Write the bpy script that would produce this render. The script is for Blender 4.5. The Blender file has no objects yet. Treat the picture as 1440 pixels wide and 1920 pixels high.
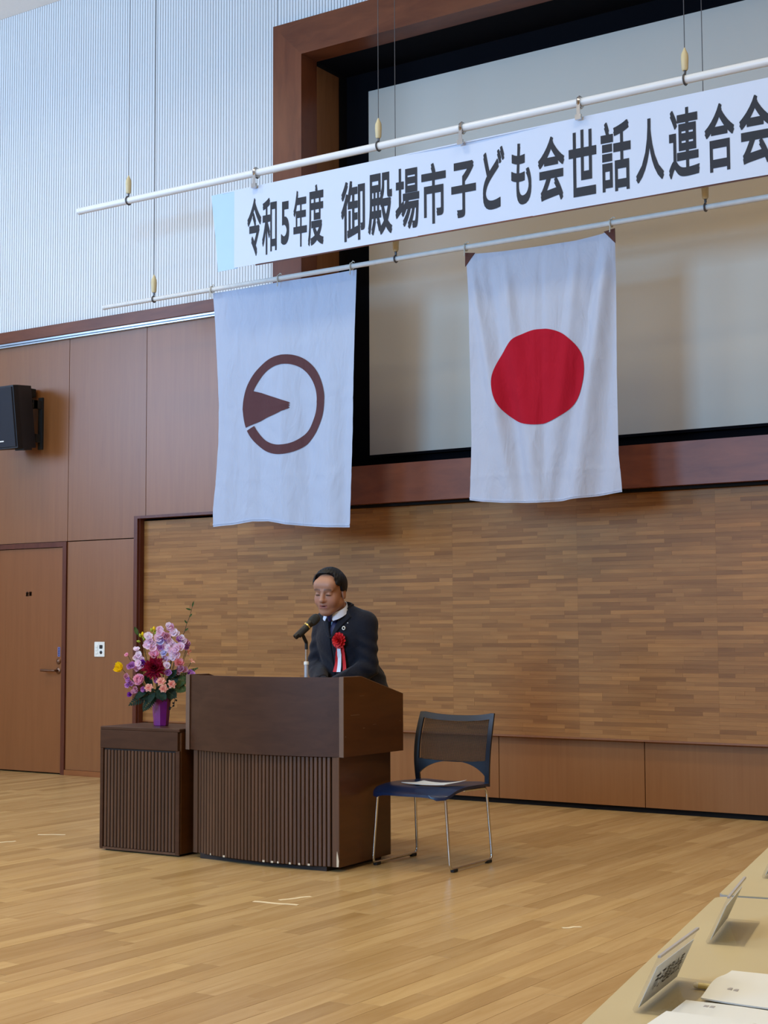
import bpy, math, random
import numpy as np
from mathutils import Vector, Matrix

random.seed(7)
rng = np.random.default_rng(7)
scene = bpy.context.scene
COL = scene.collection
PI = math.pi


def lin(r, g, b):
    f = lambda c: (c / 255 / 12.92) if c / 255 <= 0.04045 else ((c / 255 + 0.055) / 1.055) ** 2.4
    return (f(r), f(g), f(b), 1.0)


# ------------------------------------------------------------------ camera
FPX = 2823.93
yaw, pit, rol = math.radians(33.599), math.radians(4.469), math.radians(-0.2455)
fw = Vector((-math.sin(yaw) * math.cos(pit), math.cos(yaw) * math.cos(pit), math.sin(pit)))
r0 = Vector((math.cos(yaw), math.sin(yaw), 0))
u0 = r0.cross(fw)
rt = r0 * math.cos(rol) + u0 * math.sin(rol)
up = -r0 * math.sin(rol) + u0 * math.cos(rol)
cd = bpy.data.cameras.new('camera')
cam = bpy.data.objects.new('camera', cd)
COL.objects.link(cam)
cam.matrix_world = Matrix(((rt.x, up.x, -fw.x, 0), (rt.y, up.y, -fw.y, 0), (rt.z, up.z, -fw.z, 1.2), (0, 0, 0, 1)))
cd.sensor_fit = 'VERTICAL'
cd.sensor_height = 32
cd.lens = FPX / 1920 * 32
cd.clip_start = 0.05
scene.camera = cam

# ------------------------------------------------------------------ colour management, world, lights
vs = scene.view_settings
vs.view_transform = 'Standard'
vs.look = 'None'
vs.gamma = 1
vs.use_curve_mapping = False
vs.exposure = -0.5
scene.cycles.use_denoising = True
scene.cycles.max_bounces = 8
scene.cycles.diffuse_bounces = 4
scene.cycles.caustics_reflective = False
scene.cycles.caustics_refractive = False

w = bpy.data.worlds.new('world')
scene.world = w
w.use_nodes = True
w.node_tree.nodes['Background'].inputs[0].default_value = (0.5, 0.7, 1.0, 1)
w.node_tree.nodes['Background'].inputs[1].default_value = 1.0


def area(name, loc, target, sx, sy, power, color, spread=180):
    l = bpy.data.lights.new(name, 'AREA')
    l.shape = 'RECTANGLE'
    l.size, l.size_y = sx, sy
    l.energy = power
    l.color = color
    l.spread = math.radians(spread)
    o = bpy.data.objects.new(name, l)
    COL.objects.link(o)
    o.location = loc
    o.rotation_euler = (Vector(target) - Vector(loc)).to_track_quat('-Z', 'Z').to_euler()
    return o


DAY = (0.26, 0.58, 1.0)
DAYW = (0.42, 0.64, 1.0)
WARM = (1.0, 0.84, 0.56)
RY = -5.6   # rear wall
area('daylight_rear_window', (-4.9, RY + 0.12, 3.75), (-4.9, 9, 3.9), 2.2, 2.4, 430, DAY, 110)
area('daylight_side_window', (-12.85, -0.6, 4.2), (-5, 8, 3.6), 2.6, 2.2, 150, DAYW)
area('daylight_rear_window', (-9.6, RY + 0.12, 3.75), (-9.6, 9, 3.9), 2.2, 2.4, 200, DAY, 110)
area('daylight_side_window', (-12.85, 3.4, 4.2), (-8, 9.2, 5.0), 2.6, 2.2, 400, DAYW)
for lx in (-9.5, -6.0, -2.5, 1.0):
    for ly, pw_ in ((-2.5, 74), (2.4, 84), (6.3, 46)):
        area('ceiling_lamp', (lx, ly, 6.62), (lx, ly + 0.001, 0), 0.6, 0.6, pw_, WARM, 150)

# ------------------------------------------------------------------ mesh helpers


class MB:
    def __init__(s):
        s.v, s.f = [], []

    def add(s, vs_, fs):
        n = len(s.v)
        s.v += [tuple(p) for p in vs_]
        s.f += [tuple(i + n for i in f) for f in fs]
        return s

    def box(s, x0, x1, y0, y1, z0, z1, m=None):
        vs_ = [Vector((x, y, z)) for x in (x0, x1) for y in (y0, y1) for z in (z0, z1)]
        if m is not None:
            vs_ = [m @ p for p in vs_]
        return s.add(vs_, [(0, 1, 3, 2), (4, 6, 7, 5), (0, 4, 5, 1), (2, 3, 7, 6), (0, 2, 6, 4), (1, 5, 7, 3)])

    def rbox(s, x0, x1, y0, y1, z0, z1, b=0.004, m=None):
        """box with chamfered edges"""
        vs_, fs = [], []
        idx = {}
        xs, ys, zs = (x0, x1), (y0, y1), (z0, z1)
        for i in (0, 1):
            for j in (0, 1):
                for k in (0, 1):
                    si, sj, sk = (1 if i == 0 else -1), (1 if j == 0 else -1), (1 if k == 0 else -1)
                    for a in range(3):
                        p = [xs[i], ys[j], zs[k]]
                        d = [si * b, sj * b, sk * b]
                        for q in range(3):
                            if q != a:
                                p[q] += d[q]
                        idx[i, j, k, a] = len(vs_)
                        vs_.append(Vector(p))
        for a in range(3):
            o = [q for q in range(3) if q != a]
            for e in (0, 1):
                ring = []
                for (p, q) in ((0, 0), (1, 0), (1, 1), (0, 1)):
                    key = [0, 0, 0]
                    key[a] = e
                    key[o[0]] = p
                    key[o[1]] = q
                    ring.append(idx[key[0], key[1], key[2], a])
                fs.append(tuple(ring))
            for p in (0, 1):
                for q in (0, 1):
                    k0 = [0, 0, 0]
                    k1 = [0, 0, 0]
                    k1[a] = 1
                    for kk in (k0, k1):
                        kk[o[0]] = p
                        kk[o[1]] = q
                    fs.append((idx[k0[0], k0[1], k0[2], o[0]], idx[k1[0], k1[1], k1[2], o[0]], idx[k1[0], k1[1], k1[2], o[1]], idx[k0[0], k0[1], k0[2], o[1]]))
        for i in (0, 1):
            for j in (0, 1):
                for k in (0, 1):
                    fs.append((idx[i, j, k, 0], idx[i, j, k, 1], idx[i, j, k, 2]))
        if m is not None:
            vs_ = [m @ p for p in vs_]
        s.add(vs_, fs)
        s.fix = True
        return s

    def tube(s, pts, rad, n=10, cap=True):
        pts = [Vector(p) for p in pts]
        rads = rad if isinstance(rad, (list, tuple)) else [rad] * len(pts)
        base = len(s.v)
        t0 = (pts[1] - pts[0]).normalized()
        ref = Vector((0, 0, 1)) if abs(t0.z) < 0.9 else Vector((1, 0, 0))
        nrm = (ref - t0 * ref.dot(t0)).normalized()
        for i, p in enumerate(pts):
            if i == 0:
                t = pts[1] - pts[0]
            elif i == len(pts) - 1:
                t = pts[-1] - pts[-2]
            else:
                t = (pts[i + 1] - p).normalized() + (p - pts[i - 1]).normalized()
            t.normalize()
            nrm = (nrm - t * nrm.dot(t)).normalized()
            bn = t.cross(nrm)
            for k in range(n):
                a = 2 * PI * k / n
                s.v.append(tuple(p + (nrm * math.cos(a) + bn * math.sin(a)) * rads[i]))
        for i in range(len(pts) - 1):
            for k in range(n):
                a = base + i * n + k
                b = base + i * n + (k + 1) % n
                s.f.append((a, b, b + n, a + n))
        if cap:
            s.f.append(tuple(base + k for k in reversed(range(n))))
            e = base + (len(pts) - 1) * n
            s.f.append(tuple(e + k for k in range(n)))
        return s

    def lathe(s, prof, n=20, m=None, c=(0, 0, 0)):
        """prof: list of (r, z)"""
        base = len(s.v)
        for (r, z) in prof:
            for k in range(n):
                a = 2 * PI * k / n
                p = Vector((c[0] + r * math.cos(a), c[1] + r * math.sin(a), c[2] + z))
                s.v.append(tuple(m @ p if m is not None else p))
        for i in range(len(prof) - 1):
            for k in range(n):
                a = base + i * n + k
                b = base + i * n + (k + 1) % n
                s.f.append((a, b, b + n, a + n))
        s.f.append(tuple(base + k for k in reversed(range(n))))
        e = base + (len(prof) - 1) * n
        s.f.append(tuple(e + k for k in range(n)))
        return s

    def prism(s, poly, d0, d1, fn):
        """poly: 2-D outline; fn(a, b, d) -> point"""
        n = len(poly)
        vs_ = [fn(a, b, d0) for a, b in poly] + [fn(a, b, d1) for a, b in poly]
        fs = [tuple(reversed(range(n))), tuple(range(n, 2 * n))]
        for i in range(n):
            j = (i + 1) % n
            fs.append((i, j, n + j, n + i))
        s.fix = True
        return s.add(vs_, fs)

    def grid(s, fn, nu, nv, th=0.0, nfn=None):
        """surface fn(u, v); with th a solid sheet along nfn(u, v)"""
        P = [[Vector(fn(i / nu, j / nv)) for j in range(nv + 1)] for i in range(nu + 1)]
        base = len(s.v)
        for row in P:
            s.v += [tuple(p) for p in row]
        W = nv + 1
        for i in range(nu):
            for j in range(nv):
                a = base + i * W + j
                s.f.append((a, a + W, a + W + 1, a + 1))
        if th:
            b2 = len(s.v)
            for i, row in enumerate(P):
                for j, p in enumerate(row):
                    if nfn:
                        nv_ = Vector(nfn(i / nu, j / nv))
                    else:
                        du = P[min(i + 1, nu)][j] - P[max(i - 1, 0)][j]
                        dv = P[i][min(j + 1, nv)] - P[i][max(j - 1, 0)]
                        nv_ = du.cross(dv).normalized()
                    s.v.append(tuple(p - nv_ * th))
            for i in range(nu):
                for j in range(nv):
                    a = b2 + i * W + j
                    s.f.append((a, a + 1, a + W + 1, a + W))
            for i in range(nu):
                for j in (0, nv):
                    a, b = base + i * W + j, base + (i + 1) * W + j
                    c, d = b2 + i * W + j, b2 + (i + 1) * W + j
                    s.f.append((a, c, d, b) if j == 0 else (a, b, d, c))
            for j in range(nv):
                for i in (0, nu):
                    a, b = base + i * W + j, base + i * W + j + 1
                    c, d = b2 + i * W + j, b2 + i * W + j + 1
                    s.f.append((a, b, d, c) if i == 0 else (a, c, d, b))
        return s

    def mesh(s, name, mat, smooth=None):
        me = bpy.data.meshes.new(name)
        me.from_pydata(s.v, [], s.f)
        if getattr(s, 'fix', False):
            import bmesh
            bm = bmesh.new()
            bm.from_mesh(me)
            bmesh.ops.recalc_face_normals(bm, faces=bm.faces[:])
            bm.to_mesh(me)
            bm.free()
        if smooth is not None:
            me.shade_smooth()
            me.set_sharp_from_angle(angle=math.radians(smooth))
        me.materials.append(mat)
        return me

    def build(s, name, mat, parent=None, smooth=None, loc=None):
        return link(name, s.mesh(name, mat, smooth), parent, loc)


def link(name, me, parent=None, loc=None):
    o = bpy.data.objects.new(name, me)
    COL.objects.link(o)
    if parent is not None:
        o.parent = parent
    if loc is not None:
        o.location = loc
    return o


def tag(o, label, cat, group=None):
    o['label'] = label
    o['category'] = cat
    if group:
        o['group'] = group
    return o


def thing(name, label, cat, loc=(0, 0, 0), rz=0.0, group=None):
    o = bpy.data.objects.new(name, None)
    COL.objects.link(o)
    o.empty_display_size = 0.1
    o.location = loc
    o.rotation_euler = (0, 0, rz)
    return tag(o, label, cat, group)


def struct(o):
    o['kind'] = 'structure'
    return o


# ------------------------------------------------------------------ materials
def N(nt, t, **kw):
    n = nt.nodes.new(t)
    for k, v in kw.items():
        setattr(n, k, v)
    return n


def base_mat(name, col, rough=0.5, metal=0.0, spec=0.5):
    m = bpy.data.materials.new(name)
    m.use_nodes = True
    b = m.node_tree.nodes['Principled BSDF']
    b.inputs['Base Color'].default_value = col
    b.inputs['Roughness'].default_value = rough
    b.inputs['Metallic'].default_value = metal
    b.inputs['Specular IOR Level'].default_value = spec
    return m, m.node_tree, b


def mat(name, col, rough=0.5, metal=0.0, spec=0.5, var=0.12, nscale=30, bump=0.0, bscale=200, coat=0.0, sheen=0.0):
    """plain painted / plastic / cloth surface with a little noise variation"""
    m, nt, b = base_mat(name, col, rough, metal, spec)
    tc = N(nt, 'ShaderNodeTexCoord')
    no = N(nt, 'ShaderNodeTexNoise')
    no.inputs['Scale'].default_value = nscale
    no.inputs['Detail'].default_value = 3
    nt.links.new(tc.outputs['Object'], no.inputs['Vector'])
    mx = N(nt, 'ShaderNodeMix', data_type='RGBA')
    nt.links.new(no.outputs['Fac'], mx.inputs['Factor'])
    mx.inputs['A'].default_value = tuple(c * (1 - var) for c in col[:3]) + (1,)
    mx.inputs['B'].default_value = tuple(min(1, c * (1 + var)) for c in col[:3]) + (1,)
    nt.links.new(mx.outputs['Result'], b.inputs['Base Color'])
    if bump:
        n2 = N(nt, 'ShaderNodeTexNoise')
        n2.inputs['Scale'].default_value = bscale
        nt.links.new(tc.outputs['Object'], n2.inputs['Vector'])
        bp = N(nt, 'ShaderNodeBump')
        bp.inputs['Strength'].default_value = bump
        bp.inputs['Distance'].default_value = 0.01
        nt.links.new(n2.outputs['Fac'], bp.inputs['Height'])
        nt.links.new(bp.outputs['Normal'], b.inputs['Normal'])
    b.inputs['Coat Weight'].default_value = coat
    b.inputs['Coat Roughness'].default_value = 0.15
    b.inputs['Sheen Weight'].default_value = sheen
    return m


def wood(name, dark, light, grain=(1, 1, 12), scale=3.0, rough=0.4, tone=0.0, spec=0.4, coat=0.0, world=False, tones=None, bump=0.03):
    """procedural timber: grain stretched along the axis with the small factor; tone = piece to piece variation"""
    m, nt, b = base_mat(name, light, rough, 0.0, spec)
    if world:
        tc = N(nt, 'ShaderNodeNewGeometry')
        src = tc.outputs['Position']
    else:
        tc = N(nt, 'ShaderNodeTexCoord')
        src = tc.outputs['Object']
    mp = N(nt, 'ShaderNodeMapping')
    mp.inputs['Scale'].default_value = grain
    nt.links.new(src, mp.inputs['Vector'])
    vec = mp.outputs['Vector']
    rnd = None
    if tone:
        oi = N(nt, 'ShaderNodeObjectInfo')
        ge = N(nt, 'ShaderNodeNewGeometry')
        ad = N(nt, 'ShaderNodeMath', operation='ADD')
        nt.links.new(oi.outputs['Random'], ad.inputs[0])
        nt.links.new(ge.outputs['Random Per Island'], ad.inputs[1])
        fr = N(nt, 'ShaderNodeMath', operation='FRACT')
        nt.links.new(ad.outputs[0], fr.inputs[0])
        rnd = fr.outputs[0]
        ml = N(nt, 'ShaderNodeMath', operation='MULTIPLY')
        nt.links.new(rnd, ml.inputs[0])
        ml.inputs[1].default_value = 37.0
        va = N(nt, 'ShaderNodeVectorMath', operation='ADD')
        nt.links.new(vec, va.inputs[0])
        nt.links.new(ml.outputs[0], va.inputs[1])
        vec = va.outputs[0]
    no = N(nt, 'ShaderNodeTexNoise')
    no.inputs['Scale'].default_value = scale
    no.inputs['Detail'].default_value = 5
    no.inputs['Roughness'].default_value = 0.6
    no.inputs['Distortion'].default_value = 0.6
    nt.links.new(vec, no.inputs['Vector'])
    mx = N(nt, 'ShaderNodeMix', data_type='RGBA')
    mr = N(nt, 'ShaderNodeMapRange')
    mr.inputs[1].default_value = 0.3
    mr.inputs[2].default_value = 0.7
    nt.links.new(no.outputs['Fac'], mr.inputs[0])
    nt.links.new(mr.outputs[0], mx.inputs['Factor'])
    mx.inputs['A'].default_value = dark
    mx.inputs['B'].default_value = light
    out = mx.outputs['Result']
    if tone:
        cr = N(nt, 'ShaderNodeValToRGB')
        els = cr.color_ramp.elements
        tones = tones or [(0, (1 - tone,) * 3), (0.5, (1, 1, 1)), (1, (1 + tone,) * 3)]
        els[0].position = tones[0][0]
        els[0].color = (*tones[0][1], 1)
        els[1].position = tones[-1][0]
        els[1].color = (*tones[-1][1], 1)
        for p, c in tones[1:-1]:
            e = els.new(p)
            e.color = (*c, 1)
        nt.links.new(rnd, cr.inputs[0])
        m2 = N(nt, 'ShaderNodeMix', data_type='RGBA', blend_type='MULTIPLY')
        m2.inputs['Factor'].default_value = 1
        nt.links.new(out, m2.inputs['A'])
        nt.links.new(cr.outputs[0], m2.inputs['B'])
        out = m2.outputs['Result']
    nt.links.new(out, b.inputs['Base Color'])
    if bump:
        bp = N(nt, 'ShaderNodeBump')
        bp.inputs['Strength'].default_value = bump
        bp.inputs['Distance'].default_value = 0.01
        nt.links.new(no.outputs['Fac'], bp.inputs['Height'])
        nt.links.new(bp.outputs['Normal'], b.inputs['Normal'])
    b.inputs['Coat Weight'].default_value = coat
    b.inputs['Coat Roughness'].default_value = 0.2
    return m


def cloth(name, col, trans=0.25, rough=0.9, weave=900):
    m, nt, b = base_mat(name, col, rough, 0, 0.2)
    tl = N(nt, 'ShaderNodeBsdfTranslucent')
    tl.inputs['Color'].default_value = col
    ms = N(nt, 'ShaderNodeMixShader')
    ms.inputs[0].default_value = trans
    nt.links.new(b.outputs[0], ms.inputs[1])
    nt.links.new(tl.outputs[0], ms.inputs[2])
    nt.links.new(ms.outputs[0], nt.nodes['Material Output'].inputs[0])
    tc = N(nt, 'ShaderNodeTexCoord')
    mp = N(nt, 'ShaderNodeMapping')
    mp.inputs['Scale'].default_value = (2.2, 1, 0.9)
    mp.inputs['Rotation'].default_value = (0, 0.25, 0)
    nt.links.new(tc.outputs['Object'], mp.inputs['Vector'])
    no = N(nt, 'ShaderNodeTexNoise')
    no.inputs['Scale'].default_value = 4
    no.inputs['Detail'].default_value = 4
    no.inputs['Distortion'].default_value = 0.5
    nt.links.new(mp.outputs['Vector'], no.inputs['Vector'])
    bp = N(nt, 'ShaderNodeBump')
    bp.inputs['Strength'].default_value = 0.4
    bp.inputs['Distance'].default_value = 0.05
    nt.links.new(no.outputs['Fac'], bp.inputs['Height'])
    nt.links.new(bp.outputs['Normal'], b.inputs['Normal'])
    return m


M = {}
M['floor'] = wood('floor_maple', lin(182, 146, 94), lin(200, 167, 116), (9, 0.8, 1), 2.2, 0.27, 0.16, 0.45, 0.0, world=True, bump=0.01,
                  tones=[(0, (0.80, 0.76, 0.70)), (0.3, (0.94, 0.92, 0.88)), (0.6, (1, 1, 1)), (1, (1.12, 1.14, 1.12))])
M['floor_under'] = mat('floor_joint', lin(120, 88, 55), 0.5)
M['panel'] = wood('maple_veneer', lin(126, 76, 36), lin(136, 85, 43), (14, 14, 0.7), 2.0, 0.4, 0.05, 0.65, world=True, bump=0.0)
M['door'] = wood('door_veneer', lin(126, 74, 35), lin(134, 81, 41), (14, 14, 0.7), 2.0, 0.4, 0, 0.5, world=True, bump=0.0)
M['strip'] = wood('parquet_strip', lin(138, 92, 46), lin(159, 112, 62), (0.8, 1, 12), 2.5, 0.45, 0.2, 0.3, world=True, bump=0.0,
                  tones=[(0, (0.74, 0.70, 0.66)), (0.2, (0.86, 0.84, 0.82)), (0.55, (1, 1, 1)), (0.85, (1.08, 1.08, 1.06)), (1, (1.22, 1.22, 1.18))])
M['lowpanel'] = wood('low_panel_veneer', lin(134, 88, 47), lin(142, 96, 54), (16, 16, 0.6), 2.0, 0.45, 0.05, 0.3, world=True, bump=0.0)
M['frame'] = wood('frame_mahogany', lin(96, 50, 30), lin(118, 66, 40), (0.9, 2, 4), 3.0, 0.34, 0.12, 0.35, world=True, bump=0.0)
M['framev'] = wood('frame_mahogany_upright', lin(96, 50, 30), lin(118, 66, 40), (4, 2, 0.7), 3.0, 0.34, 0.12, 0.35, world=True, bump=0.0)
M['reveal'] = wood('reveal_veneer', lin(122, 78, 44), lin(136, 90, 54), (6, 6, 0.5), 3.0, 0.5, 0, 0.2, world=True, bump=0.0)
M['trim'] = wood('trim_dark', lin(78, 36, 24), lin(98, 50, 34), (6, 6, 0.7), 3.0, 0.35, 0, 0.4, world=True, bump=0.0)
M['base'] = wood('baseboard_wood', lin(128, 76, 40), lin(150, 92, 52), (0.7, 4, 6), 3.0, 0.4, 0, 0.3, world=True, bump=0.0)
M['black'] = mat('black_cloth', lin(9, 9, 14), 0.95, spec=0.1)
M['gapblack'] = mat('shadow_gap_black', lin(16, 14, 14), 0.8, spec=0.2)
M['screen'] = mat('screen_white', lin(202, 196, 184), 0.75, spec=0.2, var=0.02, nscale=2)
M['rib'] = mat('ribbed_wall_paint', lin(228, 228, 226), 0.7, spec=0.3, var=0.03, nscale=3)
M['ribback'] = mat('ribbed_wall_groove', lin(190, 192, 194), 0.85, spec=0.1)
M['ceil'] = mat('ceiling_board', lin(248, 240, 230), 0.9, spec=0.1, var=0.04, nscale=60)
M['alu'] = mat('aluminium', lin(190, 200, 210), 0.3, 0.9, var=0.03)
M['wallrest'] = mat('plain_wall', lin(205, 188, 166), 0.8, var=0.03)
M['pipe'] = mat('white_pipe', lin(232, 232, 230), 0.3, spec=0.5, var=0.03, nscale=12)
M['pipeold'] = mat('scuffed_white_pipe', lin(216, 214, 208), 0.4, spec=0.4, var=0.12, nscale=18)
M['wire'] = mat('steel_wire', lin(95, 95, 98), 0.4, 0.6)
M['cream'] = mat('cream_toggle', lin(214, 196, 150), 0.5, var=0.06)
M['chrome'] = mat('chrome', lin(200, 200, 200), 0.18, 1.0, var=0.02)
M['rope'] = mat('cotton_tie', lin(205, 200, 185), 0.9)
M['flagwhite'] = cloth('flag_cotton', lin(190, 203, 226), 0.22)
M['flagwhite2'] = cloth('flag_cloth_japan', lin(200, 206, 222), 0.28)
M['red'] = cloth('red_dye', lin(176, 20, 42), 0.12)
M['brown'] = cloth('brown_dye', lin(92, 62, 66), 0.12)
M['patch'] = mat('brown_corner_patch', lin(92, 52, 42), 0.9)
M['banner'] = mat('banner_paper', lin(204, 214, 232), 0.55, var=0.015, nscale=4)
M['bannerback'] = mat('banner_end_sheet', lin(176, 206, 232), 0.4, var=0.04, nscale=5)
M['ink'] = mat('black_ink', lin(20, 20, 30), 0.6)
M['lect'] = wood('lectern_walnut', lin(62, 39, 26), lin(74, 48, 33), (1.2, 5, 6), 4.0, 0.38, 0.0, 0.22, bump=0.0)
M['lectside'] = wood('lectern_walnut_side', lin(70, 40, 18), lin(84, 50, 24), (4, 1.0, 8), 3.0, 0.33, 0.0, 0.4, bump=0.0)
M['slat'] = wood('lectern_slat', lin(74, 50, 34), lin(92, 63, 44), (8, 8, 0.6), 4.0, 0.4, 0.12, 0.4, bump=0.0)
M['slatback'] = mat('lectern_slat_groove', lin(36, 22, 15), 0.7)
M['edge'] = mat('lectern_edge_band', lin(104, 80, 64), 0.4)
M['chip'] = mat('chipped_wood', lin(205, 190, 165), 0.8)
M['seat'] = mat('chair_navy_shell', lin(16, 34, 66), 0.3, spec=0.5, var=0.08)
M['backf'] = mat('chair_black_frame', lin(18, 22, 34), 0.42, spec=0.5)
M['mesh'] = mat('chair_mesh_thread', lin(58, 50, 46), 0.6, spec=0.2)
M['rubber'] = mat('black_rubber', lin(22, 22, 22), 0.7)
M['paper'] = mat('paper_white', lin(216, 222, 226), 0.8, var=0.015, nscale=8)
M['table'] = mat('table_laminate', lin(190, 176, 138), 0.42, spec=0.4, var=0.04, nscale=6)
M['tabedge'] = mat('table_edge_band', lin(150, 150, 150), 0.5)
M['spk'] = mat('speaker_plastic', lin(9, 11, 18), 0.5, spec=0.5)
M['grille'] = mat('speaker_grille', lin(5, 8, 24), 0.6, bump=0.3, bscale=400)
M['white'] = mat('white_plastic', lin(232, 230, 220), 0.4)
M['dkplastic'] = mat('dark_plastic', lin(40, 36, 34), 0.4)
M['bronze'] = mat('bronze_metal', lin(120, 86, 66), 0.35, 0.8)
M['tape'] = mat('white_floor_tape', lin(232, 212, 172), 0.6, var=0.1)
M['blue'] = mat('blue_label', lin(110, 110, 165), 0.6)
M['penbody'] = mat('pale_pen_plastic', lin(216, 204, 150), 0.35)
M['gold'] = mat('gold_metal', lin(212, 190, 120), 0.25, 0.9)
M['micblack'] = mat('microphone_black', lin(26, 24, 24), 0.35, 0.3)
M['grey'] = mat('grey_paint', lin(180, 178, 182), 0.35, 0.2)
am, ant, ab = base_mat('clear_acrylic', (1, 1, 1, 1), 0.04)
tb = N(ant, 'ShaderNodeBsdfTransparent')
tb.inputs['Color'].default_value = (0.95, 0.95, 0.96, 1)
axs = N(ant, 'ShaderNodeMixShader')
gls = N(ant, 'ShaderNodeBsdfGlossy')
gls.inputs['Roughness'].default_value = 0.05
axs.inputs[0].default_value = 0.07
ant.links.new(tb.outputs[0], axs.inputs[1])
ant.links.new(gls.outputs[0], axs.inputs[2])
ant.links.new(axs.outputs[0], ant.nodes['Material Output'].inputs[0])
M['acrylic'] = am

# ------------------------------------------------------------------ room shell
XL, XR, YB, ZC = -13.0, 5.0, 9.26, 6.72
fl = struct(MB().box(XL, XR, RY, 9.9, -0.12, -0.016).build('floor', M['floor_under']))
struct(MB().box(XL, XR, RY, 9.9, ZC, ZC + 0.1).build('ceiling', M['ceil']))
wl = MB()
wl.box(XL - 0.1, XL, RY, -1.9, 0, ZC).box(XL - 0.1, XL, 0.7, 2.1, 3.1, 5.3).box(XL - 0.1, XL, 4.7, 9.9, 0, ZC).box(XL - 0.1, XL, -1.9, 4.7, 0, 3.1).box(XL - 0.1, XL, -1.9, 4.7, 5.3, ZC)
struct(wl.build('wall_left', M['wallrest']))
struct(MB().box(XR, XR + 0.1, RY, 9.9, 0, ZC).build('wall_right', M['wallrest']))
wr = MB()
wr.box(XL, XR, RY - 0.1, RY, 0, 2.5).box(XL, XR, RY - 0.1, RY, 5.0, ZC)
for a, b in ((XL, -10.7), (-8.5, -6.0), (-3.8, XR)):
    wr.box(a, b, RY - 0.1, RY, 2.5, 5.0)
struct(wr.build('wall_rear', M['wallrest']))
for i, (xa, xb) in enumerate(((-10.7, -8.5), (-6.0, -3.8))):
    f = MB().box(xa, xb, RY - 0.09, RY - 0.03, 2.5, 2.56).box(xa, xb, RY - 0.09, RY - 0.03, 4.94, 5.0)
    for x in (xa, (xa + xb) / 2 - 0.03, xb - 0.06):
        f.box(x, x + 0.06, RY - 0.09, RY - 0.03, 2.56, 4.94)
    struct(f.build('window_%d' % (i + 1), M['alu']))
for i, y0 in enumerate((2.1, -1.9)):
    f = MB()
    for y in (y0, y0 + 1.27, y0 + 2.54):
        f.box(XL - 0.09, XL - 0.03, y, y + 0.06, 3.16, 5.24)
    f.box(XL - 0.09, XL - 0.03, y0, y0 + 2.6, 3.1, 3.16).box(XL - 0.09, XL - 0.03, y0, y0 + 2.6, 5.24, 5.3)
    struct(f.build('window_%d' % (i + 3), M['alu']))

# ---- back wall: masonry behind the claddings, with the opening of the screen recess
OX0, OX1, OZ0, OZ1 = -6.759, -0.9, 2.397, 5.621
wb = MB().box(XL, OX0, 9.262, 9.9, 0, ZC).box(OX1, XR, 9.262, 9.9, 0, ZC).box(OX0, OX1, 9.262, 9.9, 0, OZ0 - 0.02).box(OX0, OX1, 9.262, 9.9, OZ1 + 0.03, ZC)
wall_back = struct(wb.build('wall_back', M['gapblack']))

unit = MB().box(0, 1, 0, 1, 0, 1)


def piece(name, x0, x1, y0, y1, z0, z1, me, parent):
    o = link(name, me, parent, (x0, y0, z0))
    o.scale = (x1 - x0, y1 - y0, z1 - z0)
    return o


# maple veneer panels left of the stage wall (3 mm open joints)
pan = unit.mesh('panel', M['panel'])
J = 0.003
cols = [-12.82, -11.936, -11.05, -10.163, -9.277, -8.391, -7.505, -7.0]
for a, b in zip(cols[:-1], cols[1:]):
    if a < -8.4:
        if b > -8.4:
            MB().prism([(a + J, 1.957 + J), (-8.49, 1.957 + J), (-8.49, 2.128), (b - J, 2.128), (b - J, 3.69), (a + J, 3.69)], 9.12, 9.26, lambda p, q, d: (p, d, q)).build('panel', M['panel'], wall_back)
            continue
        piece('panel', a + J, b - J, 9.12, 9.26, 1.957 + J, 3.69, pan, wall_back)
    else:
        piece('panel', a + J, b - J, 9.12, 9.26, 2.128, 3.69, pan, wall_back)
for a, b in zip(cols[:3], cols[1:4]):
    piece('panel', a + J, b - J, 9.12, 9.26, 0.046, 1.955 - J, pan, wall_back)
piece('panel', -9.274, -8.49, 9.12, 9.26, 0.046, 1.955 - J, pan, wall_back)
struct(MB().box(-9.277, -8.5, 9.108, 9.2, 0, 0.044).build('baseboard_back', M['base']))
struct(MB().box(-13, -10.16, 9.108, 9.2, 0, 0.044).build('baseboard_left', M['base']))

# ribbed white wall above
rb = MB()
pitch = 0.0285
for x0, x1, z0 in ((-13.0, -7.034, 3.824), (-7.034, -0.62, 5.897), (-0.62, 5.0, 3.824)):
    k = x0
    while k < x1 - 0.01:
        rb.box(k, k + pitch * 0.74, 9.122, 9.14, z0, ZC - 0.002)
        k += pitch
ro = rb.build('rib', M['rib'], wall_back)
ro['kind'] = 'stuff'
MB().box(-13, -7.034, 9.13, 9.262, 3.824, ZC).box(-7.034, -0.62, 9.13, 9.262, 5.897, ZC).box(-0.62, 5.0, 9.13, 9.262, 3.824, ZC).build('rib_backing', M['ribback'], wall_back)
MB().box(-0.62, 5, 9.12, 9.262, 2.15, 3.69).box(-0.62, 5, 9.12, 9.262, 0, 2.15).build('side_cladding', M['panel'], wall_back)

# cornice and aluminium curtain rail
struct(MB().rbox(-13, -7.034, 9.06, 9.262, 3.722, 3.823, 0.004).build('trim_1', M['frame']))
rl = MB().box(-13, -7.034, 9.075, 9.2, 3.708, 3.7215).box(-13, -7.034, 9.085, 9.2, 3.69, 3.6985).box(-13, -7.034, 9.11, 9.2, 3.6985, 3.708)
struct(rl.build('trim_2', M['alu']))

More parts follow.
